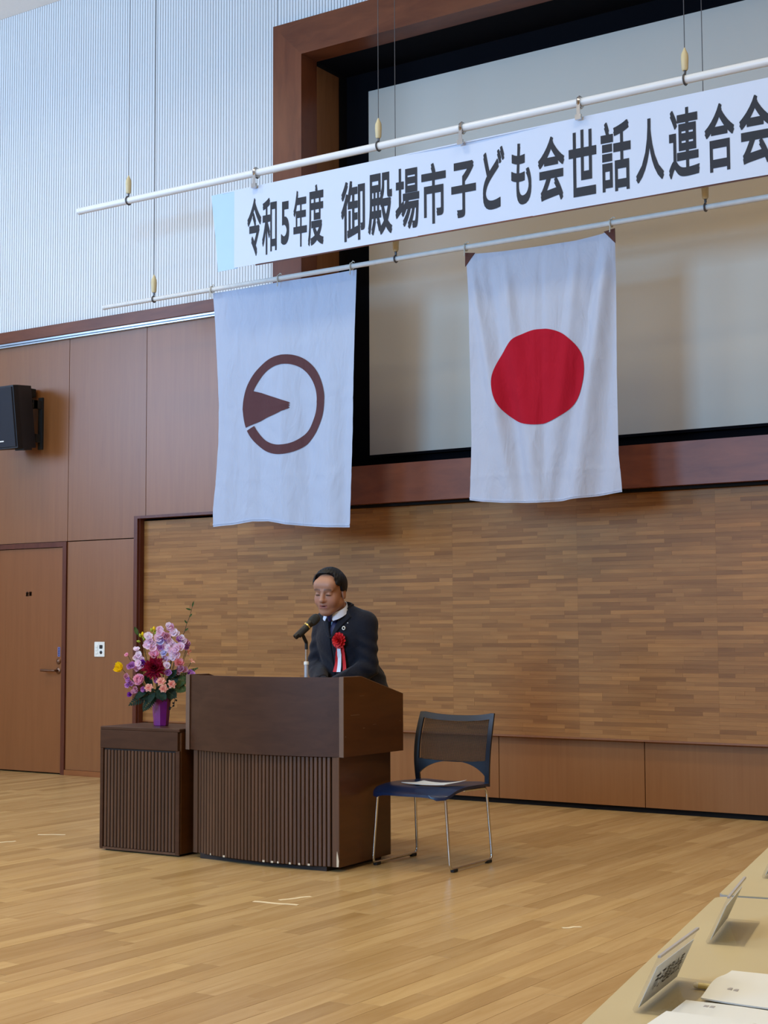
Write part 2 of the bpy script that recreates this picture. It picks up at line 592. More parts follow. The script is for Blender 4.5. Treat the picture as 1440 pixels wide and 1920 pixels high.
# dark edging round the parquet field
t3 = MB().box(-8.5, -8.462, 9.098, 9.262, 0, 2.135).box(-8.462, -7.034, 9.098, 9.262, 2.113, 2.135)
t3.box(-8.462, -8.45, 9.12, 9.262, 0.0, 2.113)
struct(t3.build('trim_3', M['trim']))
MB().box(-7.034, -0.6, 9.11, 9.262, 2.096, 2.116).box(-8.45, -0.6, 9.2, 9.262, 0.47, 2.1).box(-8.45, -0.6, 9.25, 9.262, 0, 0.47).build('shadow_gap', M['gapblack'], wall_back)

# parquet field, strips of 27 mm
me_strip = unit.mesh('plank', M['strip'])
strips = []
rh = 0.0272
z = 0.478
row = 0
pan_w = 0.98
while z < 2.09:
    zt = min(z + rh, 2.095)
    pstart = -8.45
    while pstart < -0.62:
        pend = min(pstart + pan_w, -0.62)
        x = pstart
        off = random.choice((0.11, 0.17, 0.24, 0.3, 0.36))
        first = True
        while x < pend - 0.001:
            L = off if first else random.choice((0.2, 0.26, 0.32, 0.38, 0.44))
            first = False
            xe = min(x + L, pend)
            if pend - xe < 0.07:
                xe = pend
            strips.append((x, xe, z, zt))
            x = xe
        pstart = pend
    z = zt
    row += 1


def score(p):
    d = Vector(p) - Vector((0, 0, 1.2))
    zc = d.dot(fw)
    if zc < 0.3:
        return 0
    px, py = 720 + FPX * d.dot(rt) / zc, 960 - FPX * d.dot(up) / zc
    if not (-5 < px < 1445 and -5 < py < 1925):
        return 0
    return 1 / zc


def area_score(x0, x1, y0, y1):
    return score(((x0 + x1) / 2, (y0 + y1) / 2, 0))


vis = sorted(range(len(strips)), key=lambda i: -(score(((strips[i][0] + strips[i][1]) / 2, 9.17, strips[i][2])) ** 2) * (strips[i][1] - strips[i][0]))
single = set(vis[:290])
rest = MB()
for i, (a, b, c, d) in enumerate(strips):
    yo = 9.168 + 0.0006 * random.random()
    if i in single:
        piece('plank', a + 0.0002, b - 0.0002, yo, 9.2, c + 0.0002, d - 0.0002, me_strip, wall_back)
    else:
        rest.box(a + 0.0002, b - 0.0002, yo, 9.2, c + 0.0002, d - 0.0002)
o = rest.build('parquet_planks', M['strip'], wall_back)
o['kind'] = 'stuff'
# narrow lip board under the parquet, then the recessed plinth panels
piece('lip_board', -8.45, -0.62, 9.166, 9.22, 0.466, 0.478, pan, wall_back)
lpm = unit.mesh('panel', M['lowpanel'])
x = -8.45
while x < -0.7:
    piece('panel', x + J, min(x + 1.09, -0.62) - J, 9.225, 9.26, 0.036, 0.464, lpm, wall_back)
    x += 1.09

# ---- screen surround
FX0, FX1, FZ0, FZ1 = -7.033, -0.62, 2.116, 5.896
FY0, FY1 = 9.05, 9.252
sur = struct(MB().prism([(FX0, FZ1), (FX1, FZ1), (OX1, OZ1), (OX0, OZ1)], FY0, FY1, lambda a, b, d: (a, d, b)).build('trim_4', M['frame']))
MB().prism([(FX0, FZ0), (FX0, FZ1), (OX0, OZ1), (OX0, OZ0)], FY0, FY1, lambda a, b, d: (a, d, b)).build('frame_upright', M['framev'], sur)
MB().prism([(FX1, FZ0), (FX1, FZ1), (OX1, OZ1), (OX1, OZ0)], FY0, FY1, lambda a, b, d: (a, d, b)).build('frame_upright', M['framev'], sur)
MB().prism([(FX0, FZ0), (FX1, FZ0), (OX1, OZ0), (OX0, OZ0)], FY0, FY1, lambda a, b, d: (a, d, b)).build('frame_sill', M['frame'], sur)
MB().box(OX0 - 0.02, OX0 + 0.001, FY1 + 0.002, 9.547, OZ0, 5.585).build('reveal_panel', M['reveal'], sur)
MB().box(OX1 - 0.001, OX1 + 0.02, FY1 + 0.002, 9.547, OZ0, 5.585).build('reveal_panel', M['reveal'], sur)
blk = MB().box(OX0 - 0.02, OX1 + 0.02, 9.66, 9.7, OZ0 - 0.02, OZ1 + 0.03)
blk.box(OX0 - 0.03, OX0 - 0.001, 9.547, 9.66, OZ0, OZ1).box(OX1 + 0.001, OX1 + 0.03, 9.547, 9.66, OZ0, OZ1)
blk.box(OX0, OX1, FY1, 9.66, OZ1 - 0.001, OZ1 + 0.03).box(OX0, OX1, FY1, 9.66, OZ0 - 0.02, OZ0 + 0.004)
blk.build('black_masking', M['black'], sur)
ps = thing('projection_screen', 'large white projection screen recessed in black surround above parquet wall', 'screen', (-3.83, 9.63, 2.55))
MB().box(-2.69, 2.69, -0.012, 0.012, 0, 2.895).build('screen_sheet', M['screen'], ps)
ed = MB().box(-2.71, 2.71, -0.014, 0.014, -0.02, 0).box(-2.71, 2.71, -0.014, 0.014, 2.895, 2.915).box(-2.71, -2.69, -0.014, 0.014, 0, 2.895).box(2.69, 2.71, -0.014, 0.014, 0, 2.895)
ed.build('screen_border', M['black'], ps)

# ---- floor boards
bw = 0.09
boards = []
x = XL + 0.005
random.seed(11)
while x < XR - 0.05:
    y = 9.25 - random.random() * 0.8
    a = 9.255
    while a > RY:
        b = max(y, RY)
        if a - b > 0.05:
            boards.append((x, x + bw, b, a))
        a = b
        y -= random.choice((0.5, 0.65, 0.8, 0.95))
    x += bw
me_board = unit.mesh('plank', M['floor'])
vis = sorted(range(len(boards)), key=lambda i: -area_score(*boards[i]) ** 3 * (boards[i][3] - boards[i][2]))
single = set(vis[:295])
rest = MB()
for i, (a, b, c, d) in enumerate(boards):
    dz = -0.0006 * random.random()
    if i in single:
        piece('plank', a + 0.0005, b - 0.0005, c + 0.0005, d - 0.0005, -0.016, dz, me_board, fl)
    else:
        rest.box(a + 0.0005, b - 0.0005, c + 0.0005, d - 0.0005, -0.016, dz)
o = rest.build('floor_planks', M['floor'], fl)
o['kind'] = 'stuff'

# ---- door
dr = bpy.data.objects.new('door_1', None)
COL.objects.link(dr)
struct(dr)
dr.location = (-9.72, 9.12, 0)
lf = MB().box(-0.395, 0.398, 0.004, 0.05, 0.012, 1.908).build('door_leaf', M['door'], dr)
fr = MB().box(0.4, 0.443, -0.014, 0.14, 0, 1.955).box(-0.44, -0.397, -0.014, 0.14, 0, 1.955).box(-0.397, 0.4, -0.014, 0.14, 1.912, 1.955)
fr.build('door_frame', M['trim'], dr)
hd = MB().lathe([(0.026, 0), (0.028, 0.004), (0.024, 0.009), (0.01, 0.012), (0.009, 0.05)], 16, Matrix.Translation((0.352, 0.004, 0.868)) @ Matrix.Rotation(PI / 2, 4, 'X'))
hd.tube([(0.352, -0.042, 0.868), (0.33, -0.046, 0.868), (0.29, -0.046, 0.868), (0.26, -0.046, 0.869), (0.19, -0.045, 0.87)], [0.009, 0.009, 0.008, 0.012, 0.011], 10)
hd.build('lever_handle', M['bronze'], dr, 40)
MB().lathe([(0.024, 0), (0.024, 0.006), (0.018, 0.012), (0.006, 0.013), (0.002, 0.016)], 16, Matrix.Translation((0.353, 0.004, 0.945)) @ Matrix.Rotation(PI / 2, 4, 'X')).build('lock', M['bronze'], dr, 40)


def text_mesh(s, name, m, bold=(0.0, 0.0)):
    """flat lettering; bold = stroke thickening across and up (em), by striking the glyph several times"""
    c = bpy.data.curves.new('t', 'FONT')
    c.body = s
    c.resolution_u = 5
    o = bpy.data.objects.new('t', c)
    COL.objects.link(o)
    bpy.context.view_layer.update()
    me = bpy.data.meshes.new_from_object(o.evaluated_get(bpy.context.evaluated_depsgraph_get()))
    bpy.data.objects.remove(o)
    if bold[0] or bold[1]:
        v0 = [v.co.copy() for v in me.vertices]
        f0 = [tuple(q.vertices) for q in me.polygons]
        bb = MB()
        for i, (dx, dz) in enumerate(((0, 0), (-1, -1), (-1, 1), (1, -1), (1, 1))):
            bb.add([(v.x + dx * bold[0], v.y + dz * bold[1], i) for v in v0], f0)
        me = bpy.data.meshes.new(name)
        me.from_pydata(bb.v, [], bb.f)
    me.name = name
    me.materials.clear()
    me.materials.append(m)
    return me


def fit_text(me, fn, x0, x1, z0, z1):
    """squeeze a text mesh into the box x0..x1, z0..z1 and place every vertex with fn(x, z, layer)"""
    co = np.zeros(len(me.vertices) * 3)
    me.vertices.foreach_get('co', co)
    co = co.reshape(-1, 3)
    lo, hi = co.min(0), co.max(0)
    a = x0 + (co[:, 0] - lo[0]) / (hi[0] - lo[0]) * (x1 - x0)
    b = z0 + (co[:, 1] - lo[1]) / (hi[1] - lo[1]) * (z1 - z0)
    out = np.array([fn(p, q, r) for p, q, r in zip(a, b, co[:, 2])])
    me.vertices.foreach_set('co', out.ravel())
    me.update()
    return me


sg = fit_text(text_mesh('倉庫', 'door_lettering', M['dkplastic'], (0.02, 0.02)), lambda a, b, c: (a, -0.0005, b), -0.053, 0.02, 1.5, 1.542)
link('door_lettering', sg, dr, (0, 0, 0))
lb = MB().box(0.342, 0.37, 0.001, 0.005, 0.985, 1.065).build('door_label', M['blue'], dr)
for k in range(5):
    MB().box(0.35, 0.362, -0.0002, 0.001, 0.992 + k * 0.0145, 1.001 + k * 0.0145).build('label_mark', M['ink'], lb)

# ---- switch plate beside the door
sw = thing('switch_plate', 'cream switch and socket plate on the veneer wall beside the door', 'switch', (-8.887, 9.12, 1.048))
MB().rbox(-0.058, 0.058, -0.01, 0.002, -0.062, 0.062, 0.004).build('cover_plate', M['white'], sw)
for k in range(3):
    MB().rbox(-0.042, -0.012, -0.014, -0.009, -0.038 + k * 0.026, -0.016 + k * 0.026, 0.002).build('switch_key', M['white'], sw)
MB().rbox(0.004, 0.038, -0.0125, -0.009, 0.006, 0.036, 0.003).build('socket', M['dkplastic'], sw)
MB().lathe([(0.014, 0), (0.014, 0.004), (0.01, 0.006)], 14, Matrix.Translation((0.022, -0.009, -0.024)) @ Matrix.Rotation(PI / 2, 4, 'X')).build('jack', M['dkplastic'], sw, 40)

# ---- wall speaker
sp = thing('wall_speaker', 'black loudspeaker bracketed high on the veneer wall above the door', 'speaker', (-9.72, 8.90, 3.02))
T = Matrix.Rotation(math.radians(7), 4, 'X')


def sbox(poly, z0, z1, top_in=0.0):
    b = MB()
    n = len(poly)
    vs_ = [T @ Vector((a, c, z0)) for a, c in poly] + [T @ Vector((a, c, z1)) for a, c in poly]
    b.add(vs_, [tuple(reversed(range(n))), tuple(range(n, 2 * n))] + [(i, (i + 1) % n, n + (i + 1) % n, n + i) for i in range(n)])
    b.fix = True
    return b


sbox([(-0.2, -0.16), (0.2, -0.16), (0.205, -0.11), (0.14, 0.10), (0.10, 0.125), (-0.10, 0.125), (-0.14, 0.10), (-0.205, -0.11)], -0.265, 0.265).build('cabinet', M['spk'], sp)
sbox([(-0.185, -0.172), (0.185, -0.172), (0.19, -0.158), (-0.19, -0.158)], -0.25, 0.25).build('grille', M['grille'], sp)
sbox([(-0.1, -0.1745), (0.05, -0.1745), (0.05, -0.171), (-0.1, -0.171)], -0.205, -0.195).build('badge', M['white'], sp)
sbox([(0.205, -0.1), (0.165, 0.03), (0.1, 0.03), (0.1, -0.1)], -0.285, -0.266).build('foot_block', M['spk'], sp)
br = MB().box(0.04, 0.135, 0.11, 0.15, 0.09, 0.16).box(0.112, 0.135, 0.1, 0.205, 0.09, 0.16).box(0.04, 0.125, 0.11, 0.14, -0.2, -0.13).box(0.102, 0.125, 0.1, 0.205, -0.2, -0.13)
br.box(0.09, 0.14, 0.2, 0.222, -0.26, 0.19).box(-0.06, 0.06, 0.08, 0.2, 0.2, 0.27)
br.build('bracket', M['rubber'], sp)
for zz in (0.125, -0.165):
    MB().lathe([(0.012, 0), (0.012, 0.004), (0.005, 0.007)], 10, Matrix.Translation((0.122, 0.1, zz)) @ Matrix.Rotation(PI / 2, 4, 'X')).build('bolt', M['chrome'], sp)

# ------------------------------------------------------------------ hanging pipes, banner, flags
Y1, Y2 = 8.29, 8.55
INK = [('令', -6.666, -6.540, 3.855, 4.278), ('和', -6.531, -6.402, 3.851, 4.259), ('5', -6.364, -6.293, 3.900, 4.210), ('年', -6.256, -6.140, 3.866, 4.268), ('度', -6.130, -5.997, 3.857, 4.287), ('御', -5.848, -5.649, 3.841, 4.260), ('殿', -5.623, -5.428, 3.848, 4.273), ('場', -5.402, -5.217, 3.855, 4.275), ('市', -5.200, -5.014, 3.863, 4.272), ('子', -4.973, -4.788, 3.871, 4.242), ('ど', -4.736, -4.575, 3.888, 4.293), ('も', -4.525, -4.379, 3.883, 4.283), ('会', -4.330, -4.143, 3.868, 4.284), ('世', -4.113, -3.924, 3.866, 4.286), ('話', -3.894, -3.696, 3.859, 4.300), ('人', -3.664, -3.482, 3.881, 4.270), ('連', -3.450, -3.256, 3.869, 4.292), ('合', -3.222, -3.039, 3.866, 4.274), ('会', -3.009, -2.819, 3.869, 4.281)]


def pipe(name, label, y, z, x0, x1, r, m, toggles, clips=()):
    p = thing(name, label, 'pipe', (x0, y, z))
    MB().tube([(0, 0, 0), (x1 - x0, 0, 0)], r, 18).build('tube', m, p, 40)
    MB().tube([(-0.006, 0, 0), (0.02, 0, 0)], r * 1.06, 18).build('end_cap', m, p, 40)
    for tx in toggles:
        a = tx - x0
        MB().lathe([(0.004, 0.185), (0.01, 0.17), (0.021, 0.145), (0.023, 0.12), (0.02, 0.055), (0.014, 0.045)], 12, c=(a, 0, r * 0.4)).build('toggle', M['cream'], p, 50)
        hk = MB().tube([(a, 0, r * 0.4 + 0.055), (a, 0.002, r + 0.012)], 0.008, 8)
        hk.tube([(a, math.sin(t) * (r + 0.005), math.cos(t) * (r + 0.005)) for t in [i * 2 * PI / 16 for i in range(17)]], 0.006, 6)
        hk.build('hook', M['wire'], p, 40)
        MB().tube([(a, 0, r * 0.4 + 0.18), (a, 0, ZC - z - 0.002)], 0.0028, 6).build('suspension_wire', M['wire'], p)
    for cx in clips:
        a = cx - x0
        c = MB().tube([(a, math.sin(t) * (r + 0.004), math.cos(t) * (r + 0.004)) for t in [i * 2 * PI / 16 for i in range(17)]], 0.012, 6)
        c.box(a - 0.012, a + 0.012, -r - 0.006, -r - 0.001, -0.085, 0.0)
        c.box(a - 0.02, a + 0.02, -r - 0.012, -r + 0.004, -0.118, -0.085)
        c.build('clip', M['chrome'], p, 40)
    return p


pipe('banner_pipe', 'upper white pipe on wires from which the lettered banner hangs', Y1, 4.462, -8.345, -2.0, 0.026, M['pipe'], (-7.83, -5.54, -3.339), (-6.59, -4.88, -4.03))
p2 = pipe('flag_pipe', 'lower scuffed white pipe on wires from which both flags hang', Y2, 3.745, -8.325, -2.0, 0.0175, M['pipeold'], (-7.8, -5.574, -3.33))


def bow(x):
    return 0.006 * math.sin(x * 2.3) + 0.004 * math.sin(x * 5.1 + 1)


bn = thing('banner', 'long white paper banner with large black Japanese lettering under upper pipe', 'banner', (0, Y1 + 0.0, 0))
BZ0, BZ1 = 3.797, 4.366
MB().grid(lambda u, v: (-6.79 + u * 4.04, bow(-6.79 + u * 4.04), BZ0 + v * (BZ1 - BZ0)), 60, 4, 0.002, lambda u, v: (0, -1, 0)).build('banner_sheet', M['banner'], bn, 60)
MB().grid(lambda u, v: (-7.012 + u * 0.25 + 0.06 * (1 - v) * (1 - u), 0.006 + bow(-7.0 + u * 0.25) + 0.004 * math.sin(v * 5), BZ0 - 0.004 + v * (BZ1 - BZ0 + 0.004)), 6, 8, 0.002, lambda u, v: (0, -1, 0)).build('blank_end_sheet', M['bannerback'], bn, 60)
MB().box(-6.9, -2.75, -0.002, 0.01, BZ1 - 0.006, BZ1 + 0.002).build('top_batten', M['banner'], bn)
MB().box(-6.6, -2.75, 0.001, 0.009, BZ0 - 0.006, BZ0 + 0.002).build('bottom_batten', M['frame'], bn)
for ch, xa, xb, za, zb in INK:
    me = text_mesh(ch, 'lettering', M['ink'], (0.012, 0.026))
    fit_text(me, lambda a, b, c: (a, bow(a) - 0.0016 - 0.0001 * c, b), xa, xb, za, zb)
    link('lettering', me, bn)


def coons(L, R, T_, B_):
    """L, R: lists of (z, x) edge points top to bottom; T_, B_: lists of (u, z)"""
    Lz, Lx = zip(*sorted(L))
    Rz, Rx = zip(*sorted(R))
    tu, tz = zip(*T_)
    bu, bz = zip(*B_)

    def P(u, v):
        zt, zb = np.interp(u, tu, tz), np.interp(u, bu, bz)
        z_ = zt + (zb - zt) * v
        xl = np.interp(z_, Lz, Lx)
        xr = np.interp(z_, Rz, Rx)
        return xl + (xr - xl) * u, z_
    return P


def sm(t):
    t = min(1, max(0, t))
    return t * t * (3 - 2 * t)


def g(x, c, s_):
    return math.exp(-((x - c) / s_) ** 2)


# folds as a displacement field y(x, z)
def fold_city(x, z):
    v = (3.72 - z) / 1.77
    ramp = sm(v * 1.5)
    y = 0.03 * ramp * (math.sin((x + 7.2) * 8.0 + 1.2 * v) * 0.5)
    y += -0.03 * ramp * g(x + 0.05 * v, -7.08, 0.1) + 0.03 * ramp * g(x, -6.80 + 0.02 * v, 0.07)
    y += -0.028 * sm(v * 1.2) * g(x, -6.62 + 0.1 * v, 0.07) + 0.03 * v * g(x, -6.45 + 0.12 * v, 0.06)
    y += -0.035 * sm(v) * g(x, -6.2 + 0.05 * v, 0.09) + 0.02 * ramp * g(x, -6.03, 0.05)
    y -= 0.006 * g(x, -6.575, 0.008) + 0.003 * g(z, 2.82, 0.008) + 0.003 * g(z, 2.30, 0.01)
    y += 0.003 * math.sin(31 * x + 17 * z) * math.sin(23 * z - 11 * x) * ramp
    return y * 0.62 + 0.03


def fold_jp(x, z):
    v = (3.69 - z) / 1.68
    c = (x + 4.46) / 0.54
    y = 0.0
    for x0, x1, a, s_ in ((-4.98, -4.66, -0.045, 0.045), (-4.86, -4.58, 0.035, 0.05), (-4.73, -4.50, -0.04, 0.05), (-4.47, -4.45, 0.022, 0.03), (-4.2, -4.42, -0.035, 0.05), (-4.06, -4.36, 0.04, 0.055), (-3.99, -4.24, -0.05, 0.055), (-3.93, -4.1, 0.03, 0.05)):
        y += a * g(x, x0 + (x1 - x0) * max(v, 0) ** 1.2, s_ * (0.6 + 0.9 * max(v, 0))) * sm(v * 4 + 0.15)
    y += 0.012 * math.sin(x * 19 + 3 * v) * sm(v * 2)
    y -= 0.005 * g(x, -4.475, 0.008) + 0.004 * g(z, 2.2, 0.01) + 0.003 * g(z, 3.1, 0.01)
    y += 0.0025 * math.sin(29 * x + 15 * z) * math.sin(21 * z - 13 * x)
    return y * 0.62 - 0.05 * (1 - c * c) * v * 0.5 + 0.02


def flag(root, P, fold, m, nu=90, nv=120):
    return MB().grid(lambda u, v: (lambda q: (q[0], fold(*q), q[1]))(P(u, v)), nu, nv).build('cloth', m, root, 80)


fa = thing('city_flag', 'white flag with brown ring and wedge emblem hanging from lower pipe', 'flag', (0, Y2, 0))
Pc = coons([(3.73, -7.235), (3.5, -7.212), (3.267, -7.196), (2.864, -7.168), (2.6, -7.17), (2.309, -7.196), (2.1, -7.225), (1.9, -7.222)],
           [(3.73, -5.923), (3.3, -5.94), (2.984, -5.948), (2.609, -5.954), (1.9, -5.985)],
           [(0, 3.724), (0.2, 3.722), (0.5, 3.728), (0.75, 3.722), (1, 3.726)],
           [(0, 1.965), (0.15, 1.972), (0.3, 1.99), (0.42, 1.985), (0.55, 1.955), (0.7, 1.935), (0.85, 1.918), (1, 1.911)])
fco = flag(fa, Pc, fold_city, M['flagwhite'])
em = MB()
ec = (-6.572, 2.826)
n = 120
A0, A1 = math.radians(207.5 - 360), math.radians(172)


def ring(a, r_):
    return (ec[0] + r_ * 1.012 * math.cos(a), ec[1] + r_ * 0.985 * math.sin(a))


def onf(fold, d):
    return lambda p: (p[0], fold(*p) - d, p[1])


oc = onf(fold_city, 0.0035)
em.grid(lambda u, v: oc(ring(A0 + (A1 - A0) * u, 0.298 + 0.07 * v)), n, 6)
# wedge: from the outer ring on the left to the notched tip near the middle
wU = [(-6.935, 2.88), (-6.850, 2.962), (-6.68, 2.90), (-6.513, 2.838)]


def wedge(u, v):
    up_ = np.array([-6.862 + u * (-6.513 + 6.862), 2.958 + u * (2.838 - 2.958)])
    dn_ = np.array([-6.895 + u * (-6.518 + 6.895), 2.692 + u * (2.790 - 2.692)])
    p = up_ + (dn_ - up_) * v
    if u < 0.25:
        a = math.radians(158 + v * (203.5 - 158))
        q = np.array(ring(a, 0.368))
        p = q + (p - q) * (u / 0.25)
    p[0] += (0.012 * math.sin(v * 3 * PI) ** 2) * (u > 0.98)
    return oc(p)


em.grid(wedge, 24, 12)
em.grid(lambda u, v: oc(ring(math.radians(157 + 16 * u), 0.298 + 0.07 * v)), 8, 5)
em.build('emblem', M['brown'], fa, 80)
# turned hems
MB().grid(lambda u, v: (lambda q: (q[0], fold_city(*q) - 0.004, q[1]))((lambda q: (q[0], q[1] + 0.012 * v))(Pc(u, 0.993))), 60, 1).build('hem', M['flagwhite'], fa)


def ties(root, xs, z, r):
    for x in xs:
        t = MB().tube([(x + 0.004 * math.sin(3 * a), (r + 0.0062) * math.sin(a), z + (r + 0.0062) * math.cos(a)) for a in [i * 2 * PI / 14 for i in range(15)]], 0.004, 6)
        t.tube([(x, -r - 0.007, z), (x + 0.004, -r - 0.007, z - 0.03), (x - 0.004, -r + 0.002, z - 0.06)], 0.004, 6)
        t.tube([(x, -0.004, z + r + 0.007), (x + 0.02, -0.012, z + r + 0.016), (x + 0.04, -0.024, z + r + 0.004)], 0.0035, 6)
        t.build('tie', M['rope'], root, 50)


ties(fa, (-7.218, -6.587, -5.945), 3.745, 0.0175)

fj = thing('japanese_flag', 'white flag with red disc hanging from lower pipe before the screen', 'flag', (0, Y2, 0))
Pj = coons([(3.72, -5.028), (3.393, -5.008), (2.891, -5.005), (2.428, -5.001), (2.25, -5.008), (1.95, -5.024)],
           [(3.72, -3.94), (3.258, -3.946), (2.787, -3.947), (2.284, -3.938), (2.1, -3.92), (1.9, -3.908)],
           [(0, 3.712), (0.08, 3.696), (0.25, 3.684), (0.5, 3.678), (0.75, 3.676), (0.92, 3.692), (1, 3.712)],
           [(0, 2.051), (0.1, 2.034), (0.25, 2.018), (0.48, 2.004), (0.65, 2.01), (0.8, 2.024), (1, 2.046)])
flag(fj, Pj, fold_jp, M['flagwhite2'], 100, 120)
oj = onf(fold_jp, 0.004)
dc = MB()


def disc(a, r_):
    k = 1 + 0.008 * math.cos(2 * (a - 0.6))
    return (-4.492 + r_ * 0.328 * k * math.cos(a), 2.822 + r_ * 0.312 * k * math.sin(a))


dc.grid(lambda u, v: oj(disc(2 * PI * u, 0.001 + v * 0.999)), 96, 28)
dc.build('red_disc', M['red'], fj, 80)
MB().grid(lambda u, v: (lambda q: (q[0], fold_jp(*q) - 0.004, q[1]))((lambda q: (q[0], q[1] + 0.01 * v))(Pj(u, 0.994))), 60, 1).build('hem', M['flagwhite2'], fj)
for sgn, x in ((1, -5.03), (-1, -3.938)):
    pt = [(x, 3.714), (x + sgn * 0.075, 3.702), (x, 3.62)]
    b = MB()
    b.prism([(p[0], p[1]) for p in pt], -0.006, 0.0, lambda a, c, d: (a, fold_jp(a, c) + d, c))
    b.build('corner_patch', M['patch'], fj)
ties(fj, (-5.015, -3.955), 3.745, 0.0175)

# ------------------------------------------------------------------ lectern
def arc(t, x0, x1, y0, y1, bulge):
    """front edge of the lectern in plan; t 0..1, bulging towards the hall"""
    return (x0 + (x1 - x0) * t, y0 + (y1 - y0) * t - bulge * 4 * t * (1 - t))


lc = thing('lectern', 'dark walnut lectern with bowed slatted front, speaker standing behind it', 'lectern', (-4.87, 6.45, 0))


def L(p):
    return (p[0] + 4.87, p[1] - 6.45)


NB = 24
front = [L(arc(i / NB, -5.368, -4.385, 6.195, 6.192, 0.085)) for i in range(NB + 1)]
front_in = [L(arc(i / NB, -5.368, -4.385, 6.22, 6.217, 0.085)) for i in range(NB + 1)]
b = MB()
b.prism(front + front_in[::-1], 0.567, 0.962, lambda a, c, d: (a, c, d))
b.build('front_panel', M['lect'], lc, 30)
for nm, xa, xb in (('side_panel', -5.392, -5.367), ('side_panel', -4.385, -4.359)):
    prof = [(6.19, 0.567), (6.735, 0.565), (6.735, 0.861), (6.345, 0.962), (6.19, 0.962)]
    b = MB()
    b.prism(prof, xa + 4.87, xb + 4.87, lambda a, c, d: (d, a - 6.45, c))
    sd = b.build(nm, M['lectside'], lc)
    MB().box(xa + 4.87 - 0.0005, xb + 4.87 + 0.0005, 6.187 - 6.45, 6.191 - 6.45, 0.566, 0.963).build('edge_band', M['edge'], sd)
    e = MB().prism([(6.19, 0.962), (6.345, 0.962), (6.735, 0.861), (6.735, 0.864), (6.345, 0.9655), (6.19, 0.9655)], xa + 4.87 - 0.0005, xb + 4.87 + 0.0005, lambda a, c, d: (d, a - 6.45, c))
    e.build('edge_band', M['edge'], sd)
top = [L(arc(i / NB, -5.367, -4.385, 6.219, 6.216, 0.084)) for i in range(NB + 1)]
b = MB().prism(top + [L((-4.385, 6.345)), L((-5.367, 6.345))], 0.895, 0.915, lambda a, c, d: (a, c, d))
b.build('top_board', M['lect'], lc)
b = MB().prism([(6.345, 0.914), (6.735, 0.842), (6.735, 0.822), (6.345, 0.894)], -5.367 + 4.87, -4.385 + 4.87, lambda a, c, d: (d, a - 6.45, c))
b.build('sloping_desk', M['lect'], lc)
MB().box(-5.392 + 4.87 + 0.026, -4.385 + 4.87, 0.03, 0.26, 0.567, 0.585).build('shelf', M['lect'], lc)
# lower body
BX0, BX1 = -5.348, -4.385
back_ = [L(arc(i / NB, BX0 + 0.004, BX1 - 0.03, 6.222, 6.208, 0.062)) for i in range(NB + 1)]
b = MB().prism(back_ + [L((BX1 - 0.03, 6.26)), L((BX0 + 0.004, 6.26))], 0.022, 0.567, lambda a, c, d: (a, c, d))
b.build('slat_backing', M['slatback'], lc)
b = MB().prism([L((BX1 - 0.028, 6.192)), L((BX1, 6.192)), L((BX1 - 0.036, 6.705)), L((BX1 - 0.064, 6.705))], 0.024, 0.567, lambda a, c, d: (a, c, d))
b.build('base_side', M['lectside'], lc)
b = MB().prism([L((BX0 - 0.0, 6.215)), L((BX0 + 0.028, 6.215)), L((BX0 + 0.05, 6.705)), L((BX0 + 0.022, 6.705))], 0.024, 0.567, lambda a, c, d: (a, c, d))
b.build('base_side', M['lectside'], lc)
NS = 37
sl = MB().rbox(-0.0092, 0.0092, -0.011, 0.011, 0.024, 0.566, 0.003).mesh('slat', M['slat'])
for i in range(NS):
    t = (i + 0.7) / (NS + 0.6)
    t = t ** 0.98
    x, y = L(arc(t, BX0 + 0.03, BX1 - 0.045, 6.212, 6.2, 0.06))
    o = link('slat', sl, lc, (x, y, 0))
    o.rotation_euler = (0, 0, math.atan2(0.06 * 4 * (2 * t - 1), 0.9))
for xa, xb, yy in ((BX0 + 0.0, BX0 + 0.03, 6.2), (BX1 - 0.045, BX1 - 0.001, 6.187)):
    MB().rbox(xa + 4.87, xb + 4.87, yy - 6.45, yy + 0.02 - 6.45, 0.024, 0.566, 0.002).build('corner_post', M['slat'], lc)
MB().box(BX0 + 0.06 + 4.87, BX1 - 0.08 + 4.87, 6.19 - 6.45, 6.68 - 6.45, 0, 0.03).build('plinth', M['slatback'], lc)
MB().prism([(0.0, 0.0), (0.012, 0.002), (0.014, 0.03), (0.009, 0.055), (0.003, 0.078), (0.0, 0.05)], 0, 0.0012, lambda a, c, d: (BX1 + 4.87 - 0.016 + a, 6.1865 - 6.45 - d, 0.026 + c)).build('chipped_corner', M['chip'], lc)
for t, w_ in ((0.13, 0.006), (0.25, 0.012), (0.56, 0.014), (0.62, 0.014), (0.66, 0.01), (0.74, 0.012), (0.8, 0.012), (0.86, 0.014)):
    x, y = L(arc(t, BX0 + 0.03, BX1 - 0.045, 6.212, 6.2, 0.06))
    MB().box(x - w_ / 2, x + w_ / 2, y - 0.0125, y - 0.0108, 0.0245, 0.034).build('chipped_edge', M['chip'], lc)
for (y, z, l, h) in ((6.25, 0.77, 0.08, 0.003), (6.36, 0.70, 0.016, 0.005), (6.2, 0.665, 0.012, 0.005), (6.45, 0.715, 0.03, 0.002), (6.33, 0.865, 0.04, 0.002), (6.7, 0.72, 0.01, 0.004)):
    MB().box(-4.3592 + 4.87, -4.3586 + 4.87, y - 6.45, y + l - 6.45, z, z + h).build('scratch', M['edge'], lc)

